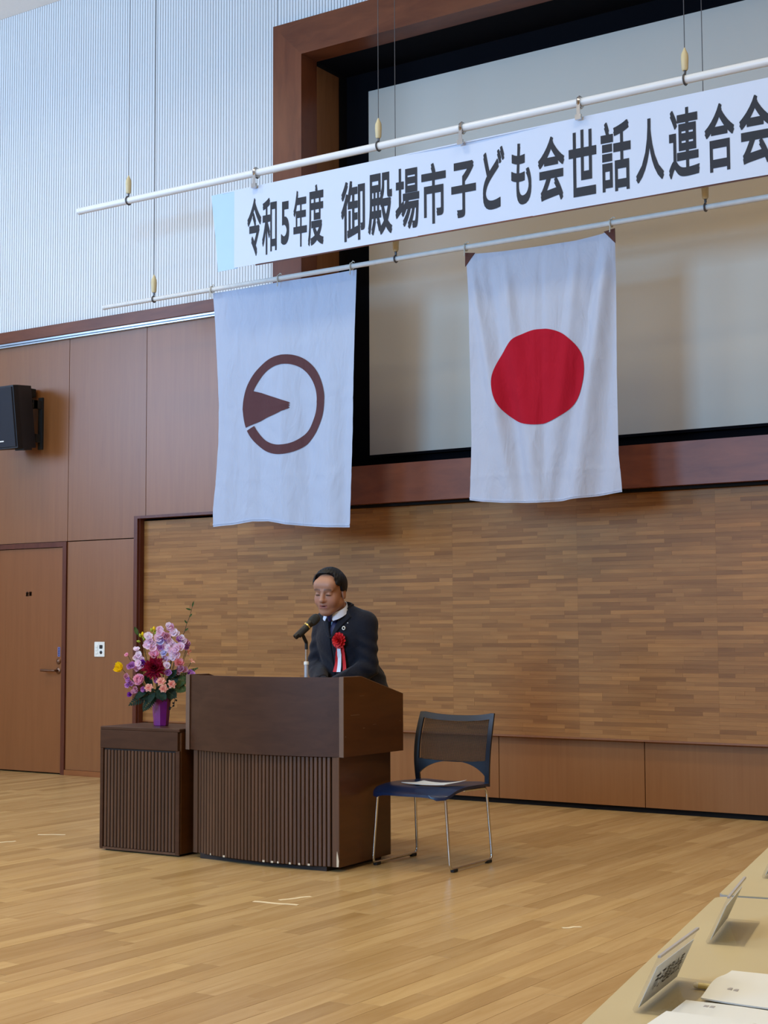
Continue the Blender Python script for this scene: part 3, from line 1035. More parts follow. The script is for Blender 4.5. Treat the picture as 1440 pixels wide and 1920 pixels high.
# ------------------------------------------------------------------ side stand for the vase
st = thing('flower_stand', 'small dark walnut stand with slatted front carrying the flower vase', 'stand', (-5.683, 6.15, 0), math.radians(2.4))
W2 = 0.279
MB().rbox(-W2, W2, 0.004, 0.36, 0.012, 0.657, 0.003).build('body', M['lectside'], st)
MB().rbox(-W2, W2, -0.012, 0.362, 0.657, 0.675, 0.003).build('top_board', M['lect'], st)
MB().rbox(-W2, W2 - 0.012, -0.012, 0.004, 0.557, 0.657, 0.002).build('front_band', M['lect'], st)
MB().box(-W2 + 0.022, W2 - 0.03, 0.001, 0.006, 0.02, 0.557).build('slat_backing', M['slatback'], st)
s2 = MB().rbox(-0.0085, 0.0085, -0.008, 0.008, 0.02, 0.548, 0.003).mesh('slat', M['slat'])
for i in range(21):
    link('slat', s2, st, (-W2 + 0.036 + i * (2 * W2 - 0.08) / 20, 0.001, 0))
for xa, xb in ((-W2, -W2 + 0.022), (W2 - 0.028, W2)):
    MB().rbox(xa, xb, -0.011, 0.004, 0.012, 0.557, 0.002).build('corner_post', M['lect'], st)
MB().box(-W2 + 0.002, W2 - 0.002, -0.009, 0.002, 0.008, 0.02).build('bottom_rail', M['slat'], st)
MB().box(-W2 + 0.02, W2 - 0.02, 0.02, 0.34, 0, 0.013).build('plinth', M['slatback'], st)

# ------------------------------------------------------------------ microphone on its stand
ms = thing('microphone_stand', 'chrome microphone stand with black clip on the lectern top', 'microphone stand', (-4.650, 6.27, 0.9155))
MB().lathe([(0.075, 0), (0.075, 0.008), (0.06, 0.013), (0.016, 0.018), (0.014, 0.03)], 28).build('base', M['micblack'], ms, 40)
MB().tube([(0, 0, 0.016), (0, 0, 0.11)], 0.0108, 14).build('lower_tube', M['grey'], ms, 40)
MB().lathe([(0.0108, 0.105), (0.013, 0.107), (0.013, 0.121), (0.0108, 0.123)], 14).build('collar', M['white'], ms, 40)
MB().tube([(0, 0, 0.12), (0, 0, 0.19)], 0.008, 14).build('upper_tube', M['chrome'], ms, 40)
mt, mh = Vector((-0.010, -0.085, 0.247)), Vector((0.064, 0.045, 0.371))
md = (mh - mt).normalized()
cpt = mt + md * 0.055
jn = MB().tube([(0, 0, 0.185), (0, 0, 0.225)], 0.0085, 12)
jn.tube([(0, 0, 0.22), tuple(cpt + Vector((0.0, 0.0, -0.02)))], 0.009, 12)
jn.tube([tuple(cpt - md * 0.03 + Vector((0, 0, -0.004))), tuple(cpt + md * 0.03 + Vector((0, 0, -0.004)))], 0.018, 14)
jn.build('clip', M['rubber'], ms, 40)
mc = thing('microphone', 'black handheld microphone with gold ring in the stand clip at lectern', 'microphone', tuple(Vector(ms.location) + mt))
q = md.to_track_quat('Z', 'Y').to_matrix().to_4x4()
MB().lathe([(0.0115, 0), (0.0145, 0.003), (0.0155, 0.03), (0.0165, 0.08), (0.0185, 0.1), (0.0205, 0.118)], 18, q).build('handle', M['micblack'], mc, 40)
MB().lathe([(0.0172, 0.084), (0.0215, 0.086), (0.0215, 0.093), (0.0172, 0.095)], 18, q).build('gold_ring', M['gold'], mc, 40)
MB().lathe([(0.0195, 0.115), (0.0235, 0.121), (0.0255, 0.138), (0.0245, 0.155), (0.0185, 0.168), (0.009, 0.175), (0.001, 0.177)], 18, q).build('grille_head', mat('mic_grille', lin(48, 48, 44), 0.45, 0.5, bump=0.6, bscale=700), mc, 50)

# ------------------------------------------------------------------ chair
ch = thing('stacking_chair', 'navy stacking chair with mesh back and chrome sled legs beside the lectern', 'chair', (-4.145, 6.67, 0), math.radians(0.8))
HW = 0.222


def seat_z(u, v):
    # u across -1..1, v front 0 .. back 1
    x = u
    z = 0.404 - 0.022 * (1 - sm(v / 0.22)) + 0.006 * math.sin(v * PI) - 0.016 * sm((v - 0.25) / 0.3) * (1 - sm((v - 0.75) / 0.25)) * (1 - x * x) + 0.014 * x * x * sm(v * 2)
    return z


def seat(u, v):
    a = 2 * u - 1
    hw = 0.236 - 0.06 * (1 - math.sqrt(max(0.0, 1 - (1 - min(v / 0.22, 1)) ** 2))) - 0.012 * sm((v - 0.7) / 0.3)
    y = -0.245 + 0.46 * v - 0.028 * (1 - a * a) * (1 - v)
    return (a * hw, y, seat_z(a, v) - (0.016 * abs(a) ** 6))


MB().grid(seat, 24, 24, 0.014, lambda u, v: (0, 0, 1)).build('seat', M['seat'], ch, 50)
SX = [-0.225, 0.225]


def rounded(pts, rad, n=6):
    out = [Vector(pts[0])]
    for i in range(1, len(pts) - 1):
        p, a, c = Vector(pts[i]), Vector(pts[i - 1]), Vector(pts[i + 1])
        da, dc_ = (a - p), (c - p)
        r_ = min(rad, da.length * 0.45, dc_.length * 0.45)
        s_, e = p + da.normalized() * r_, p + dc_.normalized() * r_
        for k in range(n + 1):
            t = k / n
            out.append(s_ * (1 - t) ** 2 + p * 2 * t * (1 - t) + e * t * t)
    out.append(Vector(pts[-1]))
    return [tuple(p) for p in out]


for s_ in (-1, 1):
    x0 = s_ * 0.2
    xf = s_ * 0.228
    pts = [(s_ * 0.12, -0.2, 0.376), (x0, -0.2, 0.376), (xf, -0.205, 0.014), (xf, 0.226, 0.014), (s_ * 0.217, 0.19, 0.382), (s_ * 0.205, -0.02, 0.385)]
    MB().tube(rounded(pts, 0.035, 7), 0.0068, 10).build('sled_leg', M['chrome'], ch, 50)
    for yy in (-0.165, 0.185):
        MB().rbox(xf - 0.011, xf + 0.011, yy - 0.022, yy + 0.022, 0, 0.016, 0.003).build('foot_pad', M['rubber'], ch)
cr = MB().tube([(-0.2, -0.2, 0.376), (0.2, -0.2, 0.376)], 0.0068, 10).tube([(-0.215, 0.19, 0.381), (0.215, 0.19, 0.381)], 0.006, 8)
cr.build('cross_tube', M['chrome'], ch, 50)
# back rest: side rails, top rail, lower rail with arched cut-out, woven threads


def backp(a, z, d=0.0):
    """a -1..1 across, z height; gently curved both ways"""
    t = max(0.0, (z - 0.39) / 0.375)
    hw = 0.222 + 0.012 * math.sin(t * PI * 0.8) - 0.004 * t
    y = 0.222 + 0.02 * math.sin(t * PI) * -1 + 0.058 * t ** 1.6 + 0.026 * (1 - a * a) * sm(t * 2)
    return (a * hw, y + d, z)


def zlow(a):      # upper edge of the arched opening
    return 0.465 + (0.042) * max(0.0, 1 - a * a) ** 0.8 - 0.03 * abs(a) ** 3


def ztop(a):
    return 0.756 - 0.012 * (1 - a * a) + 0.004 * abs(a) ** 4


def bar(fn, nu, nv, nm):
    return MB().grid(fn, nu, nv, 0.013, lambda u, v: (0, 1, 0)).build(nm, M['backf'], ch, 50)


for s_ in (-1, 1):
    bar(lambda u, v: backp(s_ * (0.885 + 0.115 * (u if s_ > 0 else 1 - u) + (0.0)), 0.385 + (ztop(1) - 0.385) * v), 3, 24, 'side_rail')
bar(lambda u, v: backp((2 * u - 1) * 0.9, ztop(2 * u - 1) - 0.03 * (1 - v)), 24, 3, 'top_rail')
bar(lambda u, v: backp((2 * u - 1) * 0.9, zlow(2 * u - 1) * (1 - v) + v * (0.517 - 0.012 * (1 - (2 * u - 1) ** 2))), 24, 3, 'lower_rail')
th = MB()
for i in range(66):
    a = -0.88 + 1.76 * i / 65
    th.tube([backp(a, 0.505 + (0.735 - 0.505) * k / 9, 0.006) for k in range(10)], 0.0014, 4, False)
for j in range(54):
    z = 0.503 + 0.233 * j / 53
    th.tube([backp(-0.89 + 1.78 * k / 12, z, 0.008) for k in range(13)], 0.00135, 4, False)
o = th.build('back_mesh', M['mesh'], ch)
o['kind'] = 'stuff'
sheet = thing('paper_sheet', 'white paper sheet lying on the navy chair seat', 'paper', (-4.14, 6.6, 0.0))
PZ = lambda x, y: seat_z(max(-1, min(1, x / 0.23)), min(1, max(0, (y + 0.245) / 0.46))) + 0.004


def sheetp(u, v):
    x = -0.115 + 0.27 * u + 0.03 * v
    y = -0.075 + 0.17 * v - 0.02 * u
    return (x, y + 0.03, PZ(x, y - 0.04) + 0.003 + 0.012 * (u - 0.4) ** 2 + 0.01 * v * v)


MB().grid(sheetp, 10, 8, 0.0015, lambda u, v: (0, 0, 1)).build('leaf', M['paper'], sheet, 60)

# ------------------------------------------------------------------ tables, name plates, papers
TA = math.radians(11.4)


def table(px, py, label):
    """px, py: far left corner of the top; length runs towards the camera"""
    t = thing('meeting_table', label, 'table', (px, py, 0), TA, 'meeting tables')
    Lt, Wt, r_ = 1.8, 0.45, 0.025
    out = []
    for cx, cy, a0 in ((Wt - r_, -r_, 0), (r_, -r_, 90), (r_, -Lt + r_, 180), (Wt - r_, -Lt + r_, 270)):
        for k in range(7):
            a = math.radians(a0 + 15 * k)
            out.append((cx + r_ * math.cos(a), cy + r_ * math.sin(a)))
    MB().prism(out, 0.68, 0.7, lambda a, c, d: (a, c, d)).build('table_top', M['table'], t)
    big = [((a - Wt / 2) * 1.006 + Wt / 2, (c + Lt / 2) * 1.0015 - Lt / 2) for a, c in out]
    MB().prism(big, 0.672, 0.6985, lambda a, c, d: (a, c, d)).build('edge_band', M['tabedge'], t)
    for x in (0.06, Wt - 0.06):
        for y in (-0.12, -Lt + 0.12):
            MB().tube([(x, y, 0), (x, y, 0.672)], 0.014, 12).build('leg', M['chrome'], t, 40)
    MB().box(0.05, Wt - 0.05, -0.14, -0.1, 0.64, 0.672).box(0.05, Wt - 0.05, -Lt + 0.1, -Lt + 0.14, 0.64, 0.672).build('rail', M['chrome'], t)
    return t


u_ = Vector((math.cos(TA), math.sin(TA)))
v_ = Vector((-math.sin(TA), math.cos(TA)))
TC = Vector((-1.071, 2.733))      # far left corner of the near table
table(TC.x, TC.y, 'nearer pale laminate meeting table carrying name plate, papers and pen')
TF = TC + v_ * 1.818
table(TF.x, TF.y, 'farther pale laminate meeting table end to end beyond the nearer one')


def plate(px, py, label, word, rz):
    """acrylic tent: upright leaf leaning over its foot, foot towards the seats (+x)"""
    t = thing('name_plate', label, 'name plate', (px, py, 0.7005), rz, 'name plates on the meeting tables')
    Wp, H, lean, foot, th_ = 0.205, 0.076, 0.036, 0.06, 0.0022
    prof = [(0.0, 0.004), (lean, H), (lean + th_, H - 0.001), (th_ * 1.4, 0.0045), (foot, th_), (foot, 0), (0.002, 0)]
    MB().prism(prof, 0, Wp, lambda a, c, d: (a, d, c)).build('holder', M['acrylic'], t)
    k0, k1 = 0.08, 0.80
    MB().prism([(lean * k0 - 0.0006, H * k0), (lean * k1 - 0.0006, H * k1), (lean * k1 - 0.0016, H * k1), (lean * k0 - 0.0016, H * k0)], 0.004, Wp - 0.008, lambda a, c, d: (a + 0.0052, d, c)).build('card', M['paper'], t)
    MB().prism([(lean, H), (lean + 0.004, H), (lean + 0.004, H - 0.003), (lean, H - 0.003)], 0, Wp, lambda a, c, d: (a - 0.001, d, c)).build('top_edge', M['grey'], t)
    if word:
        me = fit_text(text_mesh(word, 'lettering', M['ink']), lambda a, c, d: (lean * c / H + 0.0056 + 0.0001 * d, a, c), 0.03, 0.175, H * 0.28, H * 0.62)
        link('lettering', me, t)
    return t


plate(-0.845, 1.853, 'acrylic name plate nearest the papers with black handwritten lettering', '市子連副会長', math.radians(8))
plate(-0.926, 2.312, 'acrylic name plate seen edge-on between papers and table joint', '', math.radians(13))
plate(-1.068, 2.968, 'acrylic name plate cut by frame on the farther table', '', math.radians(10))


def papers(px, py, rz, wd, ht, z, label, marks, lift=0.0):
    t = thing('document', label, 'paper', (px, py, z), rz, 'papers on the near table')
    pz = lambda u, v: 0.002 + 0.002 * math.sin(u * 5) * v + 0.003 * (1 - u) ** 4 + lift * (1 - u) ** 3 * math.exp(-((v - 0.42) / 0.35) ** 2)
    MB().grid(lambda u, v: (u * wd, v * ht, pz(u, v)), 12, 12, 0.002, lambda u, v: (0, 0, 1)).build('sheet', M['paper'], t, 60)
    for (a, c, w_, h_, n) in marks:
        mk = MB()
        for k in range(n):
            uu, vv_ = (a + k * w_ * 1.35) / wd, c / ht
            zz = pz(uu, vv_)
            mk.box(a + k * w_ * 1.35, a + k * w_ * 1.35 + w_, c, c + h_, zz - 0.001, zz + 0.0004)
        mk.build('print_line', M['grey'] if h_ < 0.012 else M['ink'], t)
    return t


papers(-0.789, 1.948, math.radians(8), 0.21, 0.185, 0.7005, 'white document sheet touching the pen, upper of the papers', [(0.024, 0.05, 0.006, 0.01, 2), (0.115, 0.09, 0.005, 0.008, 3), (0.13, 0.02, 0.006, 0.01, 1)], 0.0095)
papers(-0.783, 1.735, math.radians(6), 0.21, 0.2, 0.7005, 'white document sheet cut by frame, below the upper sheet', [(0.03, 0.175, 0.006, 0.009, 2), (0.1, 0.12, 0.005, 0.007, 4)])
papers(-0.775, 1.60, math.radians(4), 0.2, 0.24, 0.7075, 'white document corner lying over the lower sheet', [])
pn = thing('pen', 'pale gold pen lying partly under the upper paper', 'pen', (-0.824, 2.021, 0.7052), math.radians(4))
MB().tube([(0, 0, 0), (0.03, 0, 0)], 0.0043, 10).build('barrel', M['penbody'], pn, 40)
MB().lathe([(0.003, -0.004), (0.0045, 0.0), (0.0045, 0.003)], 10, Matrix.Rotation(PI / 2, 4, 'Y')).build('cap', M['white'], pn, 40)

# floor tape
for i, (pts, lab) in enumerate(((((-4.25, 5.338), (-4.03, 5.372)), 'white tape strip on the floor before the lectern, nearer of a pair'), (((-4.17, 5.425), (-4.11, 5.575)), 'white tape strip on the floor before the lectern, farther of a pair'), (((-2.82, 5.535), (-2.775, 5.60)), 'short pale tape scrap on open floor before the tables'), (((-6.71, 6.385), (-6.57, 6.47)), 'pale scuffed tape strip on floor left of the flower stand'), (((-6.65, 6.03), (-6.61, 6.12)), 'pale tape scrap at the left edge of the floor'))):
    (xa, ya), (xb, yb) = pts
    ln = math.hypot(xb - xa, yb - ya)
    t = MB().grid(lambda u, v: (u * ln, -0.011 + 0.022 * v + 0.004 * math.sin(u * 9 + i), 0.0012), 8, 1, 0.001, lambda u, v: (0, 0, 1)).build('floor_tape', M['tape'])
    t.location = (xa, ya, 0.0)
    t.rotation_euler = (0, 0, math.atan2(yb - ya, xb - xa))
    tag(t, lab, 'tape', 'tape marks on the floor')

# ------------------------------------------------------------------ the speaker (signed-distance modelling, one continuous skin)
import openvdb


class Field:
    def __init__(s, lo, hi, h):
        s.lo, s.h = np.array(lo, float), h
        s.n = np.ceil((np.array(hi) - s.lo) / h).astype(int) + 1
        s.band = 5 * h
        s.d = np.full(s.n, s.band, np.float32)

    def block(s, lo, hi):
        a = np.clip(np.floor((np.array(lo) - s.lo) / s.h).astype(int), 0, s.n - 1)
        b = np.clip(np.ceil((np.array(hi) - s.lo) / s.h).astype(int) + 1, 1, s.n)
        ax = [(s.lo[i] + s.h * np.arange(a[i], b[i])).astype(np.float32) for i in range(3)]
        P = np.stack(np.meshgrid(*ax, indexing='ij'), -1)
        return (slice(a[0], b[0]), slice(a[1], b[1]), slice(a[2], b[2])), P

    def _put(s, sl, d, k, sub):
        old = s.d[sl]
        if sub:
            d = -d
            hh = np.clip(0.5 - 0.5 * (old - d) / k, 0, 1) if k else (d > old).astype(np.float32)
            new = old * (1 - hh) + d * hh + (k * hh * (1 - hh) if k else 0)
        else:
            hh = np.clip(0.5 + 0.5 * (old - d) / k, 0, 1) if k else (d < old).astype(np.float32)
            new = old * (1 - hh) + d * hh - (k * hh * (1 - hh) if k else 0)
        s.d[sl] = new

    def ell(s, c, r, R=None, k=0.01, sub=False):
        c, r = np.array(c, float), np.array(r, float)
        m = r.max() + s.band + k
        sl, P = s.block(c - m, c + m)
        q_ = P - c
        if R is not None:
            q_ = q_ @ R
        q_ = q_ / r
        l = np.sqrt((q_ ** 2).sum(-1)) + 1e-6
        g2 = np.sqrt(((q_ / r) ** 2).sum(-1)) + 1e-6
        s._put(sl, l * (l - 1) / g2, k, sub)
        return s

    def cone(s, a, b, ra, rb, k=0.01, sub=False):
        a, b = np.array(a, float), np.array(b, float)
        m = max(ra, rb) + s.band + k
        sl, P = s.block(np.minimum(a, b) - m, np.maximum(a, b) + m)
        ab = b - a
        t = np.clip(((P - a) @ ab) / (ab @ ab), 0, 1)
        d = np.sqrt(((P - a - t[..., None] * ab) ** 2).sum(-1)) - (ra + (rb - ra) * t)
        s._put(sl, d, k, sub)
        return s

    def pts(s):
        return s.block(s.lo, s.lo + s.h * (s.n - 1))[1]

    def mesh(s, name, m, root, iso=0.0, adapt=0.0):
        gr = openvdb.FloatGrid(float(s.band))
        gr.copyFromArray(np.clip(s.d, -s.band, s.band).astype(np.float32))
        pt, tr, qd = gr.convertToPolygons(isovalue=iso, adaptivity=adapt)
        v = pt * s.h + s.lo - np.array(root)
        me = bpy.data.meshes.new(name)
        me.from_pydata(v.tolist(), [], [tuple(f[::-1]) for f in tr.tolist()] + [tuple(f[::-1]) for f in qd.tolist()])
        me.shade_smooth()
        me.materials.append(m)
        return me, v + np.array(root)


PX = -4.887
ROOT = (PX, 7.10, 0.0)
pr = thing('person', 'dark haired person in navy suit with red rosette leaning over lectern microphone', 'person', ROOT)

# head frame: x to the person's left, y the way the face looks, z up
hp, hyaw, hroll, HS = math.radians(13), math.radians(9), math.radians(-2), 1.02
Rz = np.array([[math.cos(hyaw), -math.sin(hyaw), 0], [math.sin(hyaw), math.cos(hyaw), 0], [0, 0, 1]])
F0 = Rz @ np.array([0, -math.cos(hp), -math.sin(hp)])
X0 = Rz @ np.array([math.cos(hroll), 0, math.sin(hroll)])
Z0 = np.cross(X0, F0)
Z0 = -Z0 if Z0[2] < 0 else Z0
X0 = np.cross(F0, Z0)
HR = np.stack([X0, F0, Z0], 1)          # columns = local axes
HC = np.array([-4.894, 6.815, 1.413])


def hw_(p):
    return HC + HR @ (np.array(p, float) * HS)


def hr_(r):
    return np.array(r) * HS


B = Field((-5.22, 6.46, -0.0), (-4.55, 7.34, 1.60), 0.004)
NB_ = np.array([PX - 0.015, 6.905, 1.295])
# torso and limbs under the clothes
B.ell((PX, 7.06, 0.88), (0.155, 0.11, 0.13), k=0.03).ell((PX, 7.0, 1.02), (0.14, 0.105, 0.17), k=0.03).ell((PX, 6.96, 1.15), (0.155, 0.095, 0.14), k=0.04)
for sx in (-1, 1):
    B.cone((PX + sx * 0.02, 6.95, 1.25), (PX + sx * 0.16, 6.955, 1.225), 0.045, 0.045, 0.03)
    B.cone((PX + sx * 0.145, 6.955, 1.225), (PX + sx * 0.17, 6.93, 0.985), 0.042, 0.035, 0.02)
    WX = 0.09 if sx > 0 else 0.02
    B.cone((PX + sx * 0.17, 6.93, 0.985), (PX + sx * WX, 6.735, 0.905), 0.036, 0.025, 0.015)
    B.cone((PX - 0.02 + sx * 0.08, 7.07, 0.84), (PX - 0.05 + sx * 0.105, 7.10, 0.48), 0.075, 0.05, 0.03)
    B.cone((PX - 0.05 + sx * 0.105, 7.10, 0.48), (PX - 0.05 + sx * 0.11, 7.13, 0.09), 0.048, 0.032, 0.02)
    B.cone((PX - 0.05 + sx * 0.11, 7.13, 0.06), (PX - 0.05 + sx * 0.12, 7.04, 0.035), 0.03, 0.026, 0.02)
    # hand flat on the sloping desk
    slope = -0.1846

    def dk(x, y, up_=0.0):
        return (PX + sx * x, y, 0.914 + slope * (y - 6.345) + up_)
    HX = 0.022 if sx > 0 else 0.07
    WX = 0.09 if sx > 0 else 0.035
    B.cone((PX + sx * WX, 6.735, 0.905), dk(0.11 - HX, 6.66, 0.03), 0.024, 0.024, 0.012)
    B.ell(dk(0.102 - HX, 6.625, 0.022), (0.036, 0.045, 0.014), k=0.012)
    for j, (fx, ln) in enumerate(((0.128, 0.055), (0.11, 0.07), (0.09, 0.074), (0.072, 0.066))):
        fx -= HX
        k1, k2 = dk(fx, 6.59, 0.02), dk(fx - 0.004, 6.59 - ln * 0.5, 0.026)
        k3, k4 = dk(fx - 0.006, 6.59 - ln * 0.82, 0.016), dk(fx - 0.008, 6.59 - ln * 1.05, 0.0095)
        B.cone(k1, k2, 0.0098, 0.009, 0.004).cone(k2, k3, 0.009, 0.0082, 0.002).cone(k3, k4, 0.0082, 0.0075, 0.002)
    t1, t2, t3 = dk(0.072 - HX, 6.645, 0.02), dk(0.055 - HX, 6.61, 0.017), dk(0.051 - HX, 6.58, 0.011)
    B.cone(t1, t2, 0.012, 0.0105, 0.006).cone(t2, t3, 0.0105, 0.0088, 0.002)
# neck
B.cone(hw_((0, -0.028, -0.05)), NB_ + np.array([0, 0.02, -0.03]), 0.058, 0.062, 0.02)
# head
B.ell(hw_((0, -0.018, 0.028)), hr_((0.0765, 0.096, 0.086)), HR, 0.02)
B.ell(hw_((0, 0.022, -0.035)), hr_((0.064, 0.068, 0.078)), HR, 0.02)
B.cone(hw_((-0.03, 0.05, 0.045)), hw_((0.03, 0.05, 0.045)), 0.036, 0.036, 0.02)
for sx in (-1, 1):
    B.cone(hw_((sx * 0.05, -0.012, -0.06)), hw_((sx * 0.018, 0.058, -0.098)), 0.024, 0.02, 0.025)
    B.ell(hw_((sx * 0.038, 0.05, -0.035)), hr_((0.027, 0.027, 0.034)), HR, 0.02)
B.ell(hw_((0, 0.066, -0.101)), hr_((0.023, 0.02, 0.018)), HR, 0.015)
B.ell(hw_((0, 0.071, -0.062)), hr_((0.03, 0.02, 0.026)), HR, 0.015)
for sx in (-1, 1):
    B.ell(hw_((sx * 0.032, 0.092, 0.0)), hr_((0.02, 0.013, 0.0125)), HR, 0.012, True)
    B.ell(hw_((sx * 0.032, 0.069, 0.001)), hr_((0.0175, 0.0155, 0.0135)), HR, 0.004)
    B.cone(hw_((sx * 0.012, 0.081, 0.021)), hw_((sx * 0.047, 0.07, 0.023)), 0.009, 0.008, 0.01)
    B.cone(hw_((sx * 0.017, 0.076, -0.018)), hw_((sx * 0.042, 0.067, -0.015)), 0.006, 0.005, 0.008)
B.cone(hw_((0, 0.079, 0.016)), hw_((0, 0.099, -0.029)), 0.0085, 0.0125, 0.010)
B.ell(hw_((0, 0.1, -0.03)), hr_((0.0135, 0.0125, 0.0115)), HR, 0.006)
for sx in (-1, 1):
    B.ell(hw_((sx * 0.0135, 0.088, -0.033)), hr_((0.0085, 0.011, 0.0085)), HR, 0.005)
B.cone(hw_((-0.021, 0.079, -0.0585)), hw_((0, 0.0875, -0.056)), 0.005, 0.0075, 0.005).cone(hw_((0.021, 0.079, -0.0585)), hw_((0, 0.0875, -0.056)), 0.005, 0.0075, 0.005)
B.cone(hw_((-0.017, 0.079, -0.072)), hw_((0.017, 0.079, -0.072)), 0.0075, 0.0075, 0.006)
B.ell(hw_((0, 0.0905, -0.0645)), hr_((0.02, 0.012, 0.0028)), HR, 0.003, True)
for sx in (-1, 1):
    B.ell(hw_((sx * 0.079, -0.016, -0.012)), hr_((0.0085, 0.019, 0.033)), HR, 0.006)
    B.ell(hw_((sx * 0.0875, -0.012, -0.008)), hr_((0.005, 0.009, 0.018)), HR, 0.004, True)

sm_, snt, sb = base_mat('skin', lin(186, 138, 112), 0.5, 0, 0.4)
va = N(snt, 'ShaderNodeVertexColor')
va.layer_name = 'tint'
snt.links.new(va.outputs['Color'], sb.inputs['Base Color'])
sb.inputs['Subsurface Weight'].default_value = 0.08
sb.inputs['Subsurface Radius'].default_value = (0.01, 0.004, 0.002)
me, V = B.mesh('body', sm_, ROOT)
hl = ((V - HC) @ HR) / HS
base = np.tile(np.array(lin(164, 118, 94)[:3]), (len(V), 1))
near = np.linalg.norm(hl, axis=1) < 0.2


def blend(mask, col):
    global base
    mask = np.clip(mask * near, 0, 1)[:, None]
    base = base * (1 - mask) + np.array(lin(*col)[:3]) * mask


blend(np.exp(-((np.abs(hl[:, 0]) - 0.04) / 0.022) ** 2 - ((hl[:, 2] + 0.035) / 0.025) ** 2) * (hl[:, 1] > 0.03) * 0.3, (190, 118, 98))
blend(((np.abs(hl[:, 0]) < 0.023) & (hl[:, 1] > 0.06)) * np.exp(-((hl[:, 2] + 0.065) / 0.011) ** 4) * 0.8, (150, 84, 78))
ax_ = np.abs(hl[:, 0])
blend((hl[:, 1] > 0.04) * ((ax_ > 0.010) & (ax_ < 0.052)) * np.exp(-((hl[:, 2] - (0.0235 + 0.004 * np.cos((ax_ - 0.03) * 60))) / 0.0055) ** 2) * 0.72, (52, 38, 34))
blend((hl[:, 1] > 0.05) * np.exp(-((ax_ - 0.032) / 0.02) ** 2 - ((hl[:, 2] + 0.019) / 0.006) ** 2) * 0.25, (130, 84, 76))
ca = me.color_attributes.new('tint', 'FLOAT_COLOR', 'POINT')
ca.data.foreach_set('color', np.concatenate([base, np.ones((len(V), 1))], 1).astype(np.float32).ravel())
body = link('body', me, pr)

M['hair'] = mat('black_hair', lin(10, 9, 12), 0.5, spec=0.3, bump=0.25, bscale=120)
M['suit'] = mat('navy_suit_cloth', lin(12, 15, 28), 0.8, spec=0.25, var=0.15, nscale=40, bump=0.25, bscale=60, sheen=0.1)
M['shirt'] = mat('white_shirt', lin(214, 220, 236), 0.8, var=0.02)
M['tie'] = mat('navy_tie', lin(26, 26, 70), 0.5, var=0.4, nscale=90)
M['shoe'] = mat('black_shoe', lin(16, 15, 15), 0.3)

# lash lines and mouth gap
for sx in (-1, 1):
    MB().tube([tuple(hw_((sx * (0.0185 + 0.0275 * t), 0.0855 - 0.010 * (t - 0.45) ** 2 - 0.004 * t, -0.0035 + 0.002 * math.sin(t * PI) - 0.001 * t)) - np.array(ROOT)) for t in [i / 8 for i in range(9)]], [0.0008, 0.0018, 0.0022, 0.0024, 0.0024, 0.0023, 0.002, 0.0016, 0.0008], 6).build('eyelashes', M['hair'], pr, 60)
MB().tube([tuple(hw_((0.019 * t, 0.0845 - 0.009 * t * t, -0.0643 + 0.001 * t * t)) - np.array(ROOT)) for t in [i / 5 - 1 for i in range(11)]], [0.0006] + [0.0024] * 9 + [0.0006], 6).build('mouth', mat('mouth_dark', lin(70, 26, 26), 0.6), pr, 60)

# hair
Hh = Field(HC - 0.2, HC + 0.2, 0.003)
Hh.ell(hw_((0, -0.022, 0.034)), hr_((0.0845, 0.104, 0.094)), HR, 0.01)
Hh.ell(hw_((0, 0.005, 0.075)), hr_((0.066, 0.072, 0.05)), HR, 0.03)
for sx in (-1, 1):
    Hh.ell(hw_((sx * 0.066, -0.012, 0.034)), hr_((0.022, 0.062, 0.062)), HR, 0.015)
P = Hh.pts()
Lp = ((P - HC) @ HR) / HS
ys = np.array([-0.2, -0.09, -0.05, -0.038, 0.0, 0.010, 0.020, 0.032, 0.055, 0.2])
zs = np.array([-0.075, -0.075, -0.055, 0.004, 0.002, 0.010, 0.055, 0.098, 0.106, 0.108])
zline = np.interp(Lp[..., 1], ys, zs)
tmp_ = np.clip((np.abs(Lp[..., 0]) - 0.052) / 0.014, 0, 1) * np.clip((0.06 - Lp[..., 1]) / 0.01, 0, 1) * np.clip((Lp[..., 1] - 0.02) / 0.01, 0, 1)
zline = zline - 0.055 * tmp_
zline = zline - 0.0 * np.clip((Lp[..., 1] - 0.02) / 0.03, 0, 1) * np.clip((-Lp[..., 0] - 0.03) / 0.02, 0, 1) * 0.5
side = np.clip((0.055 - np.abs(Lp[..., 0])) / 0.02, 0, 1)
Hh.d = np.maximum(Hh.d, ((zline - Lp[..., 2]) * HS * 0.8).astype(np.float32))
Hh.d += (0.011 * np.exp(-np.clip(Lp[..., 2] - zline, 0, 1) / 0.014) * np.clip((Lp[..., 1] + 0.02) / 0.03, 0, 1) * np.clip((0.058 - np.abs(Lp[..., 0])) / 0.012, 0, 1)).astype(np.float32)
strand = 0.0008 * np.sin(Lp[..., 0] * 420 + 30 * Lp[..., 2] + 6 * np.sin(Lp[..., 1] * 60))
Hh.d += strand.astype(np.float32)
me, _ = Hh.mesh('hair', M['hair'], ROOT)
link('hair', me, pr)

